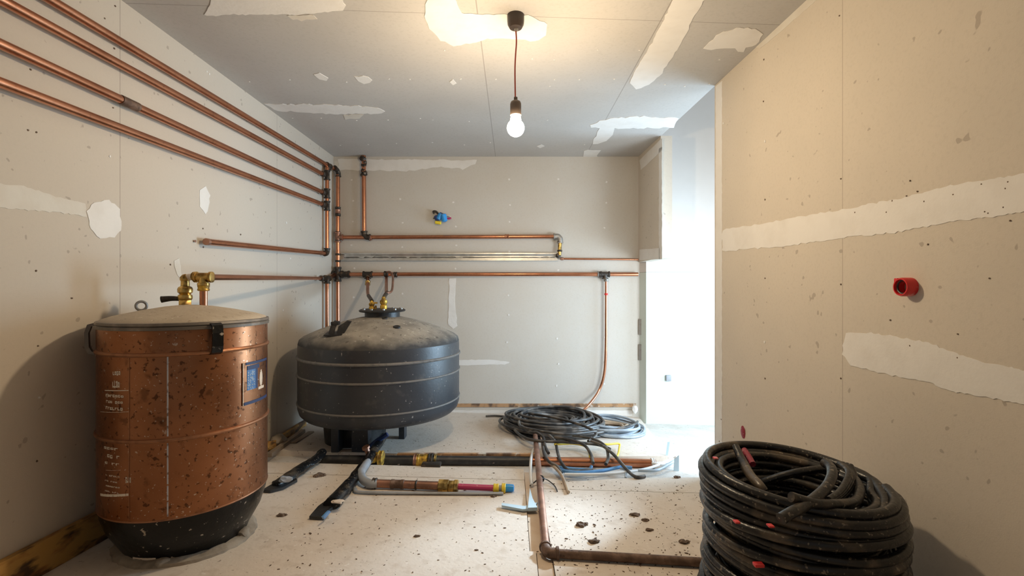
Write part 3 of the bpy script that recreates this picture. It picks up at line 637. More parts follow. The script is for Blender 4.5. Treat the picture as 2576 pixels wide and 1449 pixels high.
# top flange plate
fc = at(962, 779, 4.2)
b = NB(); lathe(b, [(.10, -.062), (.15, -.06), (.15, -.012), (.195, -.010), (.20, 0), (.19, .008), (.02, .012)], (fc.x, 4.2, 1.005), 40, (0, -.03, 1)); fla = obj('top_flange', b, M_black, bt); ORG[fla.name] = ORG[bt.name]
for i in range(10):
    a = i * 2 * PI / 10; b = NB(); lathe(b, [(.012, .0), (.012, .012), (.006, .014)], (fc.x + .165 * math.cos(a), 4.2 + .165 * math.sin(a), 1.01 - .03 * 0), 6); obj('flange_bolt', b, M_steel, fla)
for (x, hgt, rad) in ((935, .075, .022), (965, .11, .028)):
    p = at(x, 775, 4.2); b = NB(); lathe(b, [(rad * .9, 0), (rad * 1.1, .004), (rad * 1.1, hgt * .3), (rad * .8, hgt * .36), (rad * 1.15, hgt * .5), (rad * 1.15, hgt * .7), (rad * .7, hgt * .8), (rad * .5, hgt), (.003, hgt * 1.05)], (p.x, 4.2, 1.012), 14)
    if x == 935: box(b, (p.x, 4.185, 1.062), (p.x + .05, 4.215, 1.076), .004)
    obj('brass_fitting', b, M_brassy, bt)
p = at(945, 775, 4.2); b = NB(); lathe(b, [(.01, 0), (.01, .03), (.004, .034)], (p.x, 4.2, 1.012), 10); obj('stud', b, M_brass, bt)
# lifting bracket
th = math.atan2(-.55, -.33)
hp = at(835, 855, 3.72)
b = NB(); hx, hy = hp.x, hp.y; rh = math.hypot(hx - BC.x, hy - BC.y); hz = dz(min(rh, .66)) - .01
for s, lean in ((0, 0), (.062, .035)):
    prism(b, [(hx - .03 + s, hy - .02, hz - .02), (hx + .012 + s, hy - .02, hz - .02), (hx + .022 + s + lean, hy, hz + .06), (hx + .05 + s + lean, hy + .01, hz + .11), (hx + .012 + s + lean, hy + .01, hz + .115), (hx - .012 + s, hy, hz + .075)], (.0, .02, .006))
prism(b, [(hx - .05, hy - .04, hz + .002), (hx + .09, hy - .04, hz + .002), (hx + .09, hy + .05, hz + .02), (hx - .05, hy + .05, hz + .02)], (0, 0, .012))
box(b, (hx - .012, hy, hz + .085), (hx + .05, hy + .05, hz + .112), .006)
obj('lifting_bracket', b, M_black, bt, smooth=False)
for i, (px, py, Y) in enumerate(((998, 826, 3.85), (968, 803, 4.02))):
    q = at(px, py, Y); r = math.hypot(q.x - BC.x, q.y - BC.y); b = NB()
    lathe(b, [(.03 if i == 0 else .024, -.01), (.03 if i == 0 else .024, .008), (.02, .012), (.008, .006)], (q.x, q.y, dz(r)), 12, (.05, -.3, 1)); obj('dome_plug', b, M_black, bt)
# stand legs under the tank
for px, wd in ((905, .13), (1010, .05), (842, .06)):
    p = fl(px, 1138 if px != 1010 else 1105); zf = fz(p.x, p.y); zz = -.02
    b = NB(); box(b, (p.x - wd / 2, p.y, zf - .002), (p.x + wd / 2, p.y + .10, .135), .004); obj('leg', b, M_btank, bt, smooth=False)
b = NB(); lathe(b, [(.25, fz(-1.36, 4.15) - .005), (.27, .118)], (-1.36, 4.15, 0), 48); obj('inner_stand', b, M_black, bt)
# pipes that feed the tank top from the wall pipe
t = thing('feed_pipe', at(925, 765, 4.3), 'thin bent copper feed pipe, left of two above black tank', 'pipe', None)
s0 = bk(925, 697)
pts = [s0, at(925, 715, 5.1), at(925, 735, 4.75), at(927, 744, 4.5), at(935, 756, 4.25), Vector((at(935, 775, 4.2).x, 4.2, 1.085))]
pipe(t, pts[:4], None, [.020, .017, .015], M_copper, 'pipe', 5)
pipe(t, pts[3:], None, .017, M_fit, 'elbow', 5)
collar(t, at(925, 712, 5.15), (0, -.3, -1), .026, .05, M_brass, 'nut')
t = thing('feed_pipe', at(975, 765, 4.3), 'looped copper feed pipe, right of two above black tank', 'pipe')
pipe(t, [bk(972, 697), at(972, 712, 5.0), at(972, 730, 4.6), at(972, 738, 4.4)], None, .016, M_copper, 'pipe', 5)
pipe(t, [bk(972, 686), at(980, 684, 5.2), at(988, 694, 5.1), at(988, 715, 4.75), at(986, 730, 4.5), at(980, 736, 4.4), at(970, 737, 4.35)], None, .011, M_copper_dull, 'bypass_loop', 6)
pipe(t, [at(974, 736, 4.4), at(968, 744, 4.3), at(966, 750, 4.22), Vector((at(965, 775, 4.2).x, 4.2, 1.11))], None, .018, M_fit, 'elbow', 5)

# ------------------------------------------------------------------ pendant lamp
LP = Vector((.02, 2.58, 0)); RZ = ZC
t = thing('pendant_lamp', (LP.x, LP.y, 2.02), 'bare lit light bulb hanging from ceiling on red cord', 'lamp')
b = NB(); lathe(b, [(.046, RZ), (.046, RZ - .03), (.044, RZ - .05), (.034, RZ - .068), (.012, RZ - .072), (.006, RZ - .073)], LP, 32); obj('ceiling_rose', b, M_rose, t)
b = NB(); lathe(b, [(.008, RZ - .085), (.011, RZ - .08), (.011, RZ - .068)], (LP.x + .003, LP.y - .0, 0), 10); obj('cord_grip', b, M_steel, t)
zs = CAMZ + (CY - 246) / FPX * LP.y
b = NB(); tube(b, [(LP.x, LP.y, RZ - .07), (LP.x + .004, LP.y, RZ - .14), (LP.x - .001, LP.y, RZ - .22), (LP.x - .004, LP.y, RZ - .30), (LP.x - .002, LP.y, zs)], .0042, 10, 6); obj('cord', b, M_cord, t)
b = NB(); lathe(b, [(.010, zs + .002), (.010, zs - .012), (.013, zs - .014), (.026, zs - .022), (.030, zs - .034), (.030, zs - .095), (.027, zs - .098)], LP, 28); obj('lamp_holder', b, M_socket, t)
zb = CAMZ + (CY - 322) / FPX * LP.y
b = NB(); lathe(b, [(.024, zs - .098), (.026, zs - .108)] + [(.047 * math.cos(a), zb + .047 * math.sin(a)) for a in [math.radians(x) for x in (50, 30, 10, -10, -30, -50, -70, -85)]] + [(.001, zb - .047)], LP, 28); obj('bulb', b, M_bulb, t)

# ------------------------------------------------------------------ heavy cable coil in the right foreground
HC = Vector((1.075, 1.80, 0)); HZ = fz(HC.x, HC.y)
coil = thing('cable_coil', (HC.x, HC.y, HZ), 'tall coil of thick dusty black cable, right foreground', 'coil')
rr = random.Random(21); cr_ = .0165
def loops(bm, layers, r):
    pts = []
    for (z, R, ox, oy, tilt, ta, ecc) in layers:
        for i in range(20):
            a = 2 * PI * i / 20
            Rw = R * (1 + ecc * math.cos(2 * a + ta)) + .003 * math.sin(3 * a + ta * 2)
            pts.append(Vector((HC.x + ox + Rw * math.cos(a), HC.y + oy + Rw * math.sin(a), z + tilt * math.cos(a - ta) + .5 * r * i / 20)))
    tube(bm, pts, r, 10, 3)
lay = []; z = HZ + cr_
while z < .385:
    f = (z - HZ) / .5
    Rb = .325 - .05 * math.sin(min(1, f / .62) * PI) ** 2 * .6 + (.0 if f > .5 else .02) - .012 * f
    lay.append((z, Rb + rr.uniform(-.012, .010), rr.uniform(-.012, .012), rr.uniform(-.012, .012), rr.uniform(.006, .022), rr.uniform(0, 6.28), rr.uniform(0, .02))); z += .0275
b = NB(); loops(b, lay, cr_); obj('outer_turns', b, M_cable, coil)
lay = []; z = HZ + cr_
while z < .39:
    lay.append((z, .268 + rr.uniform(-.014, .010), rr.uniform(-.01, .01), rr.uniform(-.01, .01), rr.uniform(.004, .02), rr.uniform(0, 6.28), rr.uniform(0, .02))); z += .031
b = NB(); loops(b, lay, cr_); obj('inner_turns', b, M_cable, coil)
lay = []; z = HZ + cr_
while z < .385:
    lay.append((z, .222 + rr.uniform(-.010, .010), rr.uniform(-.01, .01), rr.uniform(-.01, .01), rr.uniform(.004, .02), rr.uniform(0, 6.28), rr.uniform(0, .02))); z += .032
b = NB(); loops(b, lay, cr_); obj('inner_turns', b, M_cable, coil)
b = NB(); loops(b, [(z_, R__, -.004 - k_ * .004, .004, .006 + k_ * .006, 2.4 + .15 * q_, .008) for k_, z_ in enumerate((.405, .437, .468)) for q_, R__ in enumerate((.318, .286, .254))] + [(.492, .300, -.012, .006, .02, 2.5, .02)], .0168); obj('top_turns', b, M_cable, coil)
# strands lying out of the top
def strand(pts, r, name='loose_end', m=M_cable): b = NB(); tube(b, [at(*p) for p in pts], r, 12, 6); return obj(name, b, m, coil)
strand([(1850, 1122, 1.98), (1868, 1160, 1.9), (1888, 1196, 1.8), (1912, 1222, 1.72), (1925, 1236, 1.7)], [.013, .018, .018, .013])
strand([(2074, 1164, 1.72), (2090, 1176, 1.68), (2092, 1200, 1.62), (2074, 1232, 1.56), (2030, 1268, 1.49), (1990, 1290, 1.44), (1965, 1305, 1.42)], .0165)
strand([(1895, 1222, 1.9), (1960, 1200, 1.88), (2010, 1188, 1.86), (2075, 1180, 1.86), (2110, 1190, 1.84)], .015)
for i in range(4):
    strand([(2112 + i * 9, 1166 + i * 2, 1.86 - i * .01), (2134 + i * 5, 1186 + i * 4, 1.78), (2130 + i * 4, 1210 + i * 5, 1.72), (2112 + i * 3, 1238 + i * 4, 1.65), (2085 + i * 4, 1258 + i * 3, 1.6)], .0115, 'tied_strand')
strand([(2150, 1205, 1.78), (2163, 1230, 1.7), (2155, 1258, 1.62), (2125, 1268, 1.55), (2050, 1266, 1.5), (1990, 1250, 1.49)], .016)
strand([(2150, 1190, 1.86), (2200, 1215, 1.78), (2226, 1255, 1.66), (2222, 1290, 1.58), (2180, 1302, 1.5)], .019)
for (x, y) in ((1872, 1138), (1880, 1150), (1888, 1160)): pass
strand([(1872, 1132, 2.0), (1884, 1150, 1.95), (1894, 1168, 1.9)], .012, 'red_tape', M_redd)
for (x, y, Y, k_) in [(1938, 1322, 1.448, .6), (1853, 1312, 1.50, .6), (1908, 1420, 1.44, 1.0), (1800, 1152, 1.83, .6)]:
    c = at(x, y, Y); b = NB(); box(b, (c.x - .014 * k_, c.y - .010, c.z - .005 * k_), (c.x + .014 * k_, c.y + .010, c.z + .004 * k_), .002); obj('red_mark', b, M_red, coil)

# ------------------------------------------------------------------ cable heap by the opening
def wcoil(bm, c, n, r0, r1, wr, h, seed, exx=1.0, a0=0.0, a1=2 * PI, jit=.03):
    q = random.Random(seed); pts = []; ox = oy = 0; Rr = (r0 + r1) / 2; zz = wr
    for j in range(n):
        Rn = q.uniform(r0, r1); on = q.uniform(-jit, jit); om = q.uniform(-jit, jit); zn = wr + h * (j / n) * q.uniform(.5, 1.1)
        for i in range(22):
            a = 2 * PI * i / 22; f = i / 22; RR = Rr + (Rn - Rr) * f
            x = c.x + (ox + (on - ox) * f) + RR * exx * math.cos(a); y = c.y + (oy + (om - oy) * f) + RR * math.sin(a)
            pts.append(Vector((x, y, fz(x, y) + zz + (zn - zz) * f + .012 * math.sin(2 * a + seed + j))))
        Rr, ox, oy, zz = Rn, on, om, zn
    for p in pts: p.z = max(p.z, fz(p.x, p.y) + wr)
    tube(bm, pts, wr, 8, 2)
c1 = fl(1384, 1068); c1.y = 4.74; c1.x = (1386 - CX) / FPX * 4.74
t = thing('cable_coil', fp(c1.x, c1.y), 'flat heap of dark grey cable coiled on floor before back wall', 'coil')
b = NB(); wcoil(b, c1, 18, .33, .50, .0135, .13, 3, 1.0, jit=.05); obj('outer_turns', b, M_wire, t)
b = NB(); wcoil(b, c1 + Vector((.03, .06, 0)), 11, .14, .34, .013, .15, 8, 1.15, jit=.05); obj('inner_turns', b, M_wire, t)
b = NB(); wcoil(b, c1 + Vector((.15, -.10, 0)), 5, .28, .42, .0125, .10, 14, 1.25, jit=.06); obj('slack_turns', b, M_wire, t)
for i, pts in enumerate(([(1300, 1060, .08), (1330, 1085, .12), (1350, 1088, .13), (1366, 1100, .1), (1372, 1125, .05), (1380, 1140, .03)],
                         [(1285, 1070, .05), (1310, 1095, .08), (1345, 1108, .08), (1420, 1112, .08), (1500, 1118, .06), (1535, 1130, .05)],
                         [(1330, 1040, .14), (1400, 1052, .16), (1470, 1072, .14), (1500, 1092, .1), (1480, 1110, .08)],
                         [(1395, 1100, .1), (1440, 1108, .1), (1470, 1120, .08), (1486, 1142, .04), (1492, 1165, .02)],
                         [(1440, 1095, .1), (1490, 1104, .09), (1522, 1122, .07), (1530, 1150, .03), (1524, 1168, .02)],
                         [(1310, 1050, .12), (1306, 1066, .13), (1325, 1078, .14), (1420, 1092, .13), (1500, 1085, .12)])):
    b = NB(); tube(b, [fl(*p) for p in pts], .0125, 10, 6); obj('loose_strand', b, M_wire, t)
c2 = fl(1530, 1080); c2.y = 4.74; c2.x = (1530 - CX) / FPX * 4.74
t = thing('cable_coil', fp(c2.x, c2.y), 'smaller coil of pale grey and tan cable beside the dark heap', 'coil')
b = NB(); wcoil(b, c2, 8, .25, .35, .0125, .08, 5, 1.0); obj('pale_turns', b, M_wire_l, t)
b = NB(); wcoil(b, c2 + Vector((-.01, .03, 0)), 4, .27, .33, .012, .10, 31, 1.0); obj('dark_turns', b, M_wire, t)
b = NB(); wcoil(b, c2 + Vector((-.03, .03, 0)), 4, .17, .25, .0125, .06, 6, 1.0); obj('tan_turns', b, M_wire_t, t)
def cable(pts, r, m, label, name='cable', k=6, group=None):
    P = [fl(x, y, h) for x, y, h in pts]
    P = [Vector((p.x, p.y, max(p.z, fz(p.x, p.y) - (TK if 0 else 0) + 0))) for p in P]
    b = NB(); tube(b, P, r, 10, k); o = obj(name, b, m); return tag(o, label, 'cable', group)
cable([(1362, 1095, .06), (1366, 1130, .02), (1375, 1155, .015), (1392, 1172, .012), (1412, 1195, .012), (1425, 1225, .012), (1430, 1238, .012)], .011, M_wire_t, 'tan frayed cable reaching from heap onto front floor board')
cable([(1378, 1092, .08), (1396, 1110, .06), (1402, 1135, .04), (1410, 1160, .03), (1428, 1182, 0), (1450, 1186, 0), (1490, 1180, 0)], .012, M_wire, 'dark cable crossing the copper floor pipe beside the upright pipe')
cable([(1365, 1112, .05), (1369, 1140, .05), (1380, 1160, .04), (1400, 1172, .02), (1412, 1190, .01)], .011, M_wire, 'dark cable running just right of the long copper floor pipe')
cable([(1480, 1108, .08), (1510, 1118, .07), (1540, 1140, .06), (1560, 1162, .04), (1580, 1185, .01), (1600, 1200, .012), (1622, 1198, .012)], .0125, M_wire, 'thick black cable slanting over copper pipe to board edge')
cable([(1500, 1112, .07), (1524, 1118, .06), (1556, 1116, .05), (1558, 1126, .03), (1554, 1145, .02), (1546, 1150, .01)], .0085, M_yellow, 'yellow earth wire bent like a hook over slab edge', 'wire')
cable([(1395, 1118, .06), (1440, 1116, .05), (1470, 1122, .05), (1482, 1138, .03), (1484, 1152, .01)], .009, M_yellow, 'yellow wire end hanging from dark cable heap', 'wire')
cable([(1400, 1188, -.02), (1450, 1196, -.02), (1510, 1192, -.02), (1560, 1182, -.02), (1590, 1184, -.02)], .013, M_wire_b, 'thick blue cable lying in open floor channel')
cable([(1395, 1180, -.02), (1440, 1183, -.01), (1480, 1181, 0), (1488, 1172, .02)], .012, M_wire_b, 'short blue cable stub beside the copper channel pipe')
cable([(1420, 1200, -.02), (1500, 1202, -.025), (1580, 1194, -.02), (1640, 1182, -.02), (1690, 1160, -.02)], .010, M_wire_w, 'white cable lying along the edge of floor channel')
cable([(1600, 1192, -.025), (1650, 1190, -.02), (1680, 1176, -.02), (1700, 1158, 0)], .011, M_wire_l, 'pale blue cable curving up at right end of channel')
cable([(1640, 1165, .0), (1665, 1168, .0), (1690, 1156, .0), (1702, 1150, .02)], .010, M_wire_w, 'white cable wrapped round the end of copper channel pipe')
cable([(1560, 1178, 0), (1572, 1190, -.02), (1574, 1202, .0)], .008, M_wire_l, 'thin grey wire dropping off the slanting black cable', 'wire')
cable([(1342, 1130, .02), (1336, 1155, .05), (1335, 1190, .03), (1338, 1220, .012)], .011, M_wire_w, 'white flat cable hanging just left of long floor pipe')
cable([(1290, 1052, .012), (1270, 1048, .012), (1245, 1046, .015), (1222, 1047, .012)], .010, M_wire, 'frayed cable end poking out left of dark heap')
# blue tape standing at the channel end
P0 = fl(1690, 1185, -TK); b = NB(); prism(b, [at(1694, 1190, P0.y), at(1708, 1188, P0.y), at(1708, 1146, P0.y), at(1696, 1156, P0.y)], (.004, .012, 0)); tag(obj('tape_strip', b, M_bluegrey, smooth=False), 'pale blue strip standing upright at right end of channel', 'tape')
P0 = fl(1676, 1146); b = NB(); prism(b, [at(1674, 1148, P0.y), at(1680, 1148, P0.y), at(1685, 1112, P0.y), at(1679, 1112, P0.y)], (.004, .01, 0)); tag(obj('tape_strip', b, M_bluegrey, smooth=False), 'pale blue strip sticking up at the slab corner', 'tape')

# ------------------------------------------------------------------ pipes on the floor
hb = -.012
a, c = fl(803, 1157, hb), fl(1338, 1160, hb)
t = thing('floor_pipe', (a + c) / 2, 'thick black coated pipe lying in channel before black tank', 'pipe')
pipe(t, a, c, .036, M_black, 'pipe', n=20)
for (x, m_, r, L) in ((1062, M_brassy, .043, .09), (1084, M_fit, .05, .035), (1096, M_brass, .046, .02), (1045, M_copper_dull, .041, .03)):
    collar(t, fl(x, 1158, hb), (1, 0, 0), r, L, m_, 'coupling')
b = NB(); q = fl(1085, 1172, 0); box(b, (q.x - .07, q.y - .03, q.z - .005), (q.x + .07, q.y + .04, q.z + .02), .006); obj('clamp_foot', b, M_fit, t)
a, c = fl(1395, 1162, hb), fl(1648, 1166, hb)
t = thing('floor_pipe', (a + c) / 2, 'thick shiny copper pipe lying in channel under the cables', 'pipe')
pipe(t, fl(1338, 1160, hb), c, .034, M_copper, 'pipe', n=20)
collar(t, fl(1642, 1166, hb), (1, 0, 0), .039, .03, M_wire_w, 'white_wrap')
# wooden batten behind the black pipe
a, c = fl(1000, 1141, .012), fl(1345, 1141, .012)
b = NB(); box(b, (a.x, a.y - .02, a.z - .04), (c.x, a.y + .012, a.z + .004), .003); tag(obj('batten', b, M_sill), 'rough orange batten along slab edge behind black pipe', 'batten')
# long copper pipe towards the camera
cp = [fl(1346, 1092, .05), fl(1352, 1150, .05), fl(1361, 1250, .024), fl(1373, 1385, .022)]
t = thing('floor_pipe', cp[-1], 'slim copper pipe on floor running from cable heap toward camera', 'pipe')
pipe(t, cp, None, .021, M_copper_dull, 'pipe', 5)
q = fl(1360, 1205, .03); collar(t, q, cp[2] - cp[1], .024, .012, M_black, 'wire_tie')
b = NB(); tube(b, [q + Vector((.01, -.01, .01)), fl(1378, 1208, .02), fl(1395, 1222, .01), fl(1402, 1236, .006)], .004, 6, 5); obj('tie_tail', b, M_black, t)
b = NB(); tube(b, [q + Vector((-.01, -.01, .01)), fl(1346, 1212, .02), fl(1333, 1222, .008)], .004, 6, 5); obj('tie_tail', b, M_black, t)
e0 = fl(1376, 1392, .022)
t = thing('floor_pipe', fl(1580, 1400), 'rusty brown pipe lying across front floor toward black cable coil', 'pipe')
pipe(t, e0 + Vector((.03, 0, 0)), fl(1790, 1416, .022), .0205, M_rust)
elbow(t, cp[-1] + Vector((0, .03, 0)), e0, e0 + Vector((.05, 0, 0)), .025, M_rust)
# small branch with valve, coupling and pink pipe
v0 = fl(938, 1150, .03)
t = thing('floor_valve', v0, 'yellow brass valve on black floor pipe under black tank', 'valve')
b = NB(); blob(b, v0, .05, (1, .9, .9), 3, .12); obj('valve_body', b, M_brassy, t)
collar(t, v0 + Vector((.06, 0, -.005)), (1, 0, 0), .05, .04, M_brassy, 'nut')
b = NB(); lathe(b, [(.02, 0), (.02, .05), (.03, .055), (.03, .07)], v0 + Vector((-.03, 0, .02)), 8, (-.3, -.3, 1)); obj('stem', b, M_copper_dull, t)
t = thing('branch_pipe', fl(1020, 1220), 'branch of grey bend, brown pipe and brass coupling on floor', 'pipe')
pipe(t, [v0 + Vector((-.01, -.05, .0)), fl(918, 1172, .05), fl(908, 1190, .04), fl(914, 1207, .035), fl(932, 1217, .032), fl(948, 1217, .032)], None, .027, M_grey, 'bend', 6)
pa, pb, pc = fl(942, 1216, .032), fl(1106, 1222, .032), fl(1150, 1224, .032)
pipe(t, pa, pb, .0255, M_copper_dull, 'pipe')
collar(t, pa, pb - pa, .032, .03, M_fit, 'clip'); collar(t, fl(1000, 1218, .032), pb - pa, .027, .09, M_rust, 'sleeve'); collar(t, fl(1047, 1220, .032), pb - pa, .028, .012, M_fit, 'clip')
b = NB(); d = (pb - pa).normalized(); lathe(b, [(.028, -.01), (.042, -.005), (.042, .055), (.034, .06), (.036, .065), (.036, .09), (.043, .095), (.043, .115), (.03, .12)], fl(1106, 1222, .034), 8, d); obj('brass_coupling', b, M_brass, t)
pipe(t, pc, fl(1246, 1228, .026), .0185, M_magenta, 'pink_pipe')
collar(t, fl(1248, 1228, .026), d, .026, .035, M_yellow, 'yellow_collar'); collar(t, fl(1267, 1228, .026), d, .029, .025, M_yellow, 'yellow_collar')
pipe(t, fl(1250, 1228, .026), fl(1272, 1228, .026), .018, M_grey, 'tail')
b = NB(); lathe(b, [(.022, 0), (.024, .005), (.022, .05), (.012, .055)], fl(1272, 1227, .026), 12, d); obj('blue_cap', b, M_blue, t)
b = NB(); tube(b, [fl(885, 1218, .012), fl(893, 1230, .012), fl(910, 1238, .012), fl(1050, 1240, .012), fl(1180, 1241, .012), fl(1266, 1241, .012)], .0125, 10, 6, flat=.6); tag(obj('conduit', b, M_grey), 'flat grey conduit on floor in front of branch pipe', 'conduit')
# torn black sleeves lying out from under the tank
def sleeve(pts, r, label, tip):
    P = [fl(x, y, h) for x, y, h in pts]
    t = thing('floor_sleeve', P[-1], label, 'sleeve', 'torn black sleeves under the tank')
    b = NB(); tube(b, P, r, 12, 5, flat=.75); rr2 = random.Random(int(P[0].x * 100))
    for v in b.verts: v.co += Vector((rr2.uniform(-.005, .005), rr2.uniform(-.005, .005), rr2.uniform(-.003, .005)))
    obj('sleeve', b, M_cable, t)
    b = NB(); T = [fl(x, y, .004) for x, y in tip]; prism(b, T, (0, 0, .016)); obj('flattened_tip', b, M_black, t)
    return t, P
t, P = sleeve([(812, 1138, .05), (790, 1160, .04), (760, 1178, .03), (725, 1202, .03), (692, 1220, .025)], [.035, .036, .04, .042, .03], 'torn black sleeve on floor, left one pointing at copper tank', [(730, 1200), (748, 1212), (712, 1232), (680, 1240), (660, 1238), (680, 1226)])
b = NB(); q = fl(718, 1206, .06); blob(b, q, .03, (1.3, 1, .6), 5, .35); obj('pale_lining', b, M_grey, t)
t, P = sleeve([(965, 1098, .09), (940, 1135, .06), (905, 1185, .03), (870, 1228, .03), (835, 1268, .03)], [.035, .035, .036, .042, .05], 'torn black sleeve on floor, right one pointing at the camera', [(835, 1254), (862, 1266), (828, 1288), (814, 1308), (778, 1306), (800, 1280)])
b = NB(); q = fl(818, 1296, .03); prism(b, [fl(812, 1306, .022), fl(828, 1288, .022), fl(824, 1284, .06), fl(808, 1300, .05)], (.01, 0, .0)); obj('blue_lining', b, M_wire_b, t)
b = NB(); q = fl(848, 1262, .055); blob(b, q, .022, (1.6, 1, .4), 8, .3); obj('paper_scrap', b, M_cream, t)
t = None
# dark blue brace behind the yellow valve
b = NB(); tube(b, [fl(926, 1128, .02), fl(950, 1108, .1), fl(975, 1092, .15)], .02, 8); tag(obj('brace', b, M_bluedark), 'dark blue bar slanting up under the black tank', 'bar')

# ------------------------------------------------------------------ timber and rubble by the left wall
A0, A1 = onleft(-30, 1418), onleft(250, 1284); zt0, zt1 = A0.z, A1.z
b = NB(); prism(b, [(XL + .002, 1.4, fz(XL, 1.4) - .0), (XL + .002, 2.95, fz(XL, 2.95)), (XL + .002, 2.95, .115), (XL + .002, 1.4, .150)], (.028, 0, 0)); tag(obj('stained_plank', b, M_plank, smooth=False), 'amber stained plank along foot of left wall by copper tank', 'plank')
b = NB(); prism(b, [fl(160, 1378, .0), fl(185, 1380, .0), fl(275, 1330, .0), fl(265, 1315, .0), fl(215, 1345, .0)], (0, 0, .012)); tag(obj('plaster_sliver', b, M_wood, smooth=False), 'thin pale sliver on floor between stained plank and copper tank', 'scrap')
def plank(pa, pb, wid, th, label, m=M_wood, dzz=0.0):
    A, B = fl(*pa, dzz), fl(*pb, dzz); d = (B - A); n = Vector((-d.y, d.x, 0)).normalized() * wid
    b = NB(); prism(b, [A, B, B + n, A + n], (0, 0, th)); return tag(obj('plank', b, m, smooth=False), label, 'plank')
plank((684, 1150), (768, 1088), .04, .03, 'grey timber lath on floor between the two tanks, nearest')
plank((690, 1128), (771, 1070), .03, .055, 'dark timber lath on floor between tanks, nearer wall', M_plank)
plank((745, 1116), (790, 1088), .05, .012, 'short dark board on floor at left edge of black tank')
for i, (x, y, r, m, lab) in enumerate(((700, 1072, .06, M_mortar, 'pale lump of rubble by left wall between the tanks'), (678, 1085, .045, M_plank, 'amber lump of rubble beside copper tank edge'))):
    q = onleft(x, y, .07); b = NB(); blob(b, (q.x, q.y, fz(q.x, q.y) + r * .6), r, (1, 1.4, .8), i + 50, .2); tag(obj('rubble', b, m), lab, 'rubble')

# ------------------------------------------------------------------ small things on walls
t = thing('duct_sleeve', onright(2305, 720), 'round red duct sleeve sticking out of right wall', 'duct')
q = onright(2300, 720, 0); ax = Vector((-1, -.03, 0)).normalized()
q = onright(2291, 722)
b = NB(); lathe(b, [(.036, -.02), (.036, .035), (.033, .042), (.029, .042), (.027, .035), (.027, -.02)], q, 28, ax, caps=False); obj('sleeve', b, M_red, t)
b = NB(); lathe(b, [(.027, .0), (.001, .0)], q, 28, ax, caps=False); obj('dark_inside', b, M_navy, t)
b = NB(); ring_(b, q + ax * .03, .026, .004, 28, 8, ax); obj('black_liner', b, M_black, t)
b = NB(); box(b, (q.x - .03, q.y + .028, q.z - .0), (q.x - .004, q.y + .045, q.z + .035), .004); obj('red_tab', b, M_red, t)
q = onright(1870, 1087); b = NB(); blob(b, q, .04, (.25, .7, 1.0), 3, .15); tag(obj('wall_plug', b, M_redd), 'small dark red plug low on right wall behind black coil', 'plug')
wc = onback(1110, 548)
t = thing('wire_connectors', wc, 'bunch of blue and yellow wire connectors poking from back wall', 'connector')
def cap_(x, y, dx, dy, r, m, name, off=.05):
    a, c = onback(x - dx, y - dy, off), onback(x + dx, y + dy, off); b = NB(); d = (c - a)
    tube(b, [a, a + d * .1, a + d * .9, c], [r * .5, r, r, r * .5], 12); obj(name, b, m, t)
cap_(1106, 545, -4, 8, .028, M_blue, 'blue_connector'); cap_(1117, 548, 2, 10, .032, M_blue, 'blue_connector', .06); cap_(1099, 549, 3, 7, .025, M_bluedark, 'blue_connector', .045)
cap_(1111, 540, 6, 3, .02, M_bluedark, 'blue_connector', .03); cap_(1102, 560, 8, 1, .019, M_yellow, 'yellow_connector', .06)
b = NB(); tube(b, [onback(1104, 540, .02), onback(1098, 533, .03), onback(1091, 532, .035), onback(1092, 538, .03)], [.006, .012, .014, .006], 8, 4); obj('brown_wire', b, M_fit, t)
b = NB(); tube(b, [onback(1118, 541, .02), onback(1128, 542, .03), onback(1134, 546, .03)], .01, 8, 4); obj('pink_wire', b, M_cream, t)
b = NB(); tube(b, [onback(1118, 550, .02), onback(1128, 550, .03), onback(1135, 548, .03)], .011, 8, 4); obj('dark_wire', b, M_magenta, t)
b = NB(); tube(b, [onback(1102, 549, .02), onback(1090, 549, .03)], .006, 8); obj('dark_wire', b, M_fit, t)
q = hit(1680, 950, (0, 1, 0), YP); b = NB(); box(b, (q.x - .026, YP - .03, q.z - .035), (q.x + .03, YP, q.z + .03), .006); t = tag(obj('socket_box', b, M_grey), 'small dark grey box on bright passage wall', 'box')
for (y0, y1, lab) in ((803, 842, 'upper dark patch on edge of the passage wall'), (866, 906, 'lower dark patch on edge of the passage wall')):
    b = NB(); prism(b, [at(1607, y0, 5.34), at(1614, y0, 5.325), at(1614, y1, 5.325), at(1607, y1, 5.34)], (-.004, -.006, 0)); tag(obj('dark_tape', b, M_steel, smooth=False), lab, 'tape')

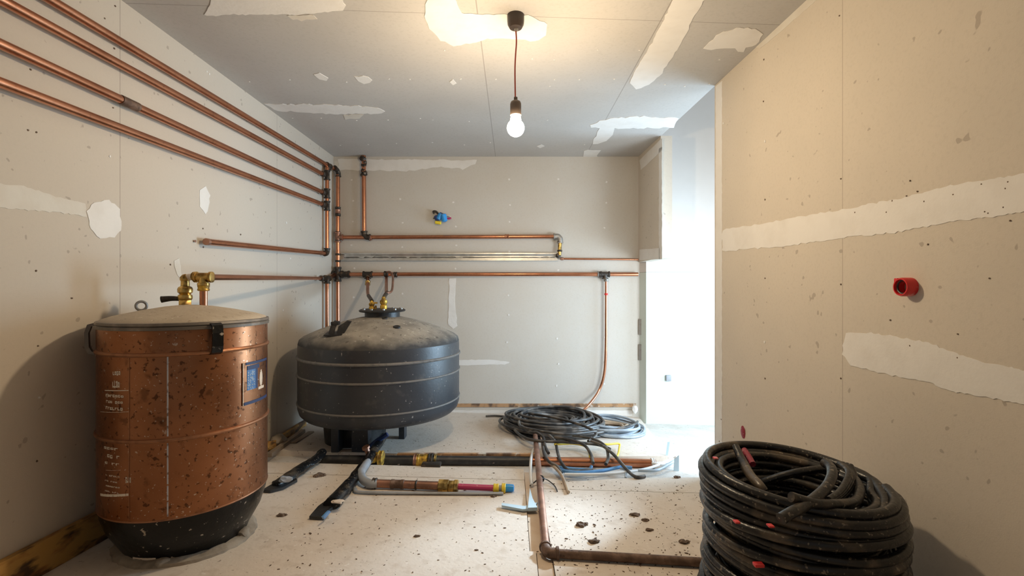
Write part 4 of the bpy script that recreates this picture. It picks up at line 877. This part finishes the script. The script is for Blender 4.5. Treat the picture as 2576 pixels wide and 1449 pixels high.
# ------------------------------------------------------------------ debris
for i, (x, y, r, lab) in enumerate(((1460, 1322, .026, 'brown dirt clump on lit board right of floor pipe'), (1492, 1365, .022, 'brown dirt clump just behind the rusty pipe'), (1596, 1297, .022, 'dark dirt clump in middle of right floor board'),
                                    (1622, 1310, .016, 'smaller dark clump just right of the middle clump'), (1632, 1335, .016, 'dark clump nearer the camera on right floor board'), (1720, 1366, .02, 'dirt clump near black coil on right floor board'),
                                    (1702, 1202, .02, 'black twig like scrap at board edge by opening'), (800, 1198, .03, 'dark lump on floor between the two black sleeves'), (775, 1170, .02, 'dark lump beside the left black sleeve'),
                                    (706, 1298, .02, 'pale brown crumb on floor right of copper tank'), (1240, 1250, .014, 'brown crumb on floor below blue pipe cap'), (1048, 1350, .012, 'small leaf like crumb alone on front floor board'))):
    p = fl(x, y); r *= .82; b = NB(); blob(b, p + Vector((0, 0, r * .3)), r, (1.3, 1, .6), i + 10, .35); blob(b, p + Vector((r * 1.3, r * .4, r * .2)), r * .6, (1.2, 1, .6), i + 40, .35); tag(obj('dirt_clump', b, M_dirt, smooth=False), lab, 'dirt')
b = NB(); rr = random.Random(77)
for i in range(750):
    x, y = rr.uniform(660, 1800), rr.uniform(1203, 1449)
    if rr.random() < .45: x, y = rr.uniform(1380, 1790), rr.uniform(1215, 1449)
    if rr.random() < .12: x, y = rr.uniform(690, 1250), rr.uniform(1100, 1200)
    p = fl(x, y); s = rr.uniform(.001, .0038) * (1.6 if rr.random() < .1 else 1)
    a = rr.uniform(0, 6.28); u = Vector((math.cos(a), math.sin(a), 0)); v = Vector((-u.y, u.x, 0))
    prism(b, [p + u * s * 1.7, p + v * s * .7, p - u * s * 1.7, p - v * s * .7], (0, 0, s * .8))
tag(obj('floor_crumbs', b, M_dirt, smooth=False), 'fine dark crumbs and grit scattered over the floor boards', 'debris', None, 'stuff')
# scraps at the strip between the boards
b = NB(); P0 = fl(1340, 1282); prism(b, [fl(1262, 1270, .01), fl(1320, 1278, .01), fl(1352, 1268, .01), fl(1345, 1284, .01), fl(1315, 1286, .01), fl(1262, 1276, .01)], (0, 0, .012)); prism(b, [fl(1333, 1235, .012), fl(1340, 1262, .012), fl(1352, 1285, .012), fl(1328, 1286, .012)], (0, 0, .02))
tag(obj('plastic_scrap', b, M_bluegrey, smooth=False), 'pale blue torn plastic scrap beside slim copper floor pipe', 'scrap')
b = NB(); blob(b, at(1598, 1030, 5.28), .05, (.6, .5, 1.0), 66, .25); tag(obj('plaster_lump', b, M_plaster), 'white plaster lump in back corner by the opening', 'plaster')
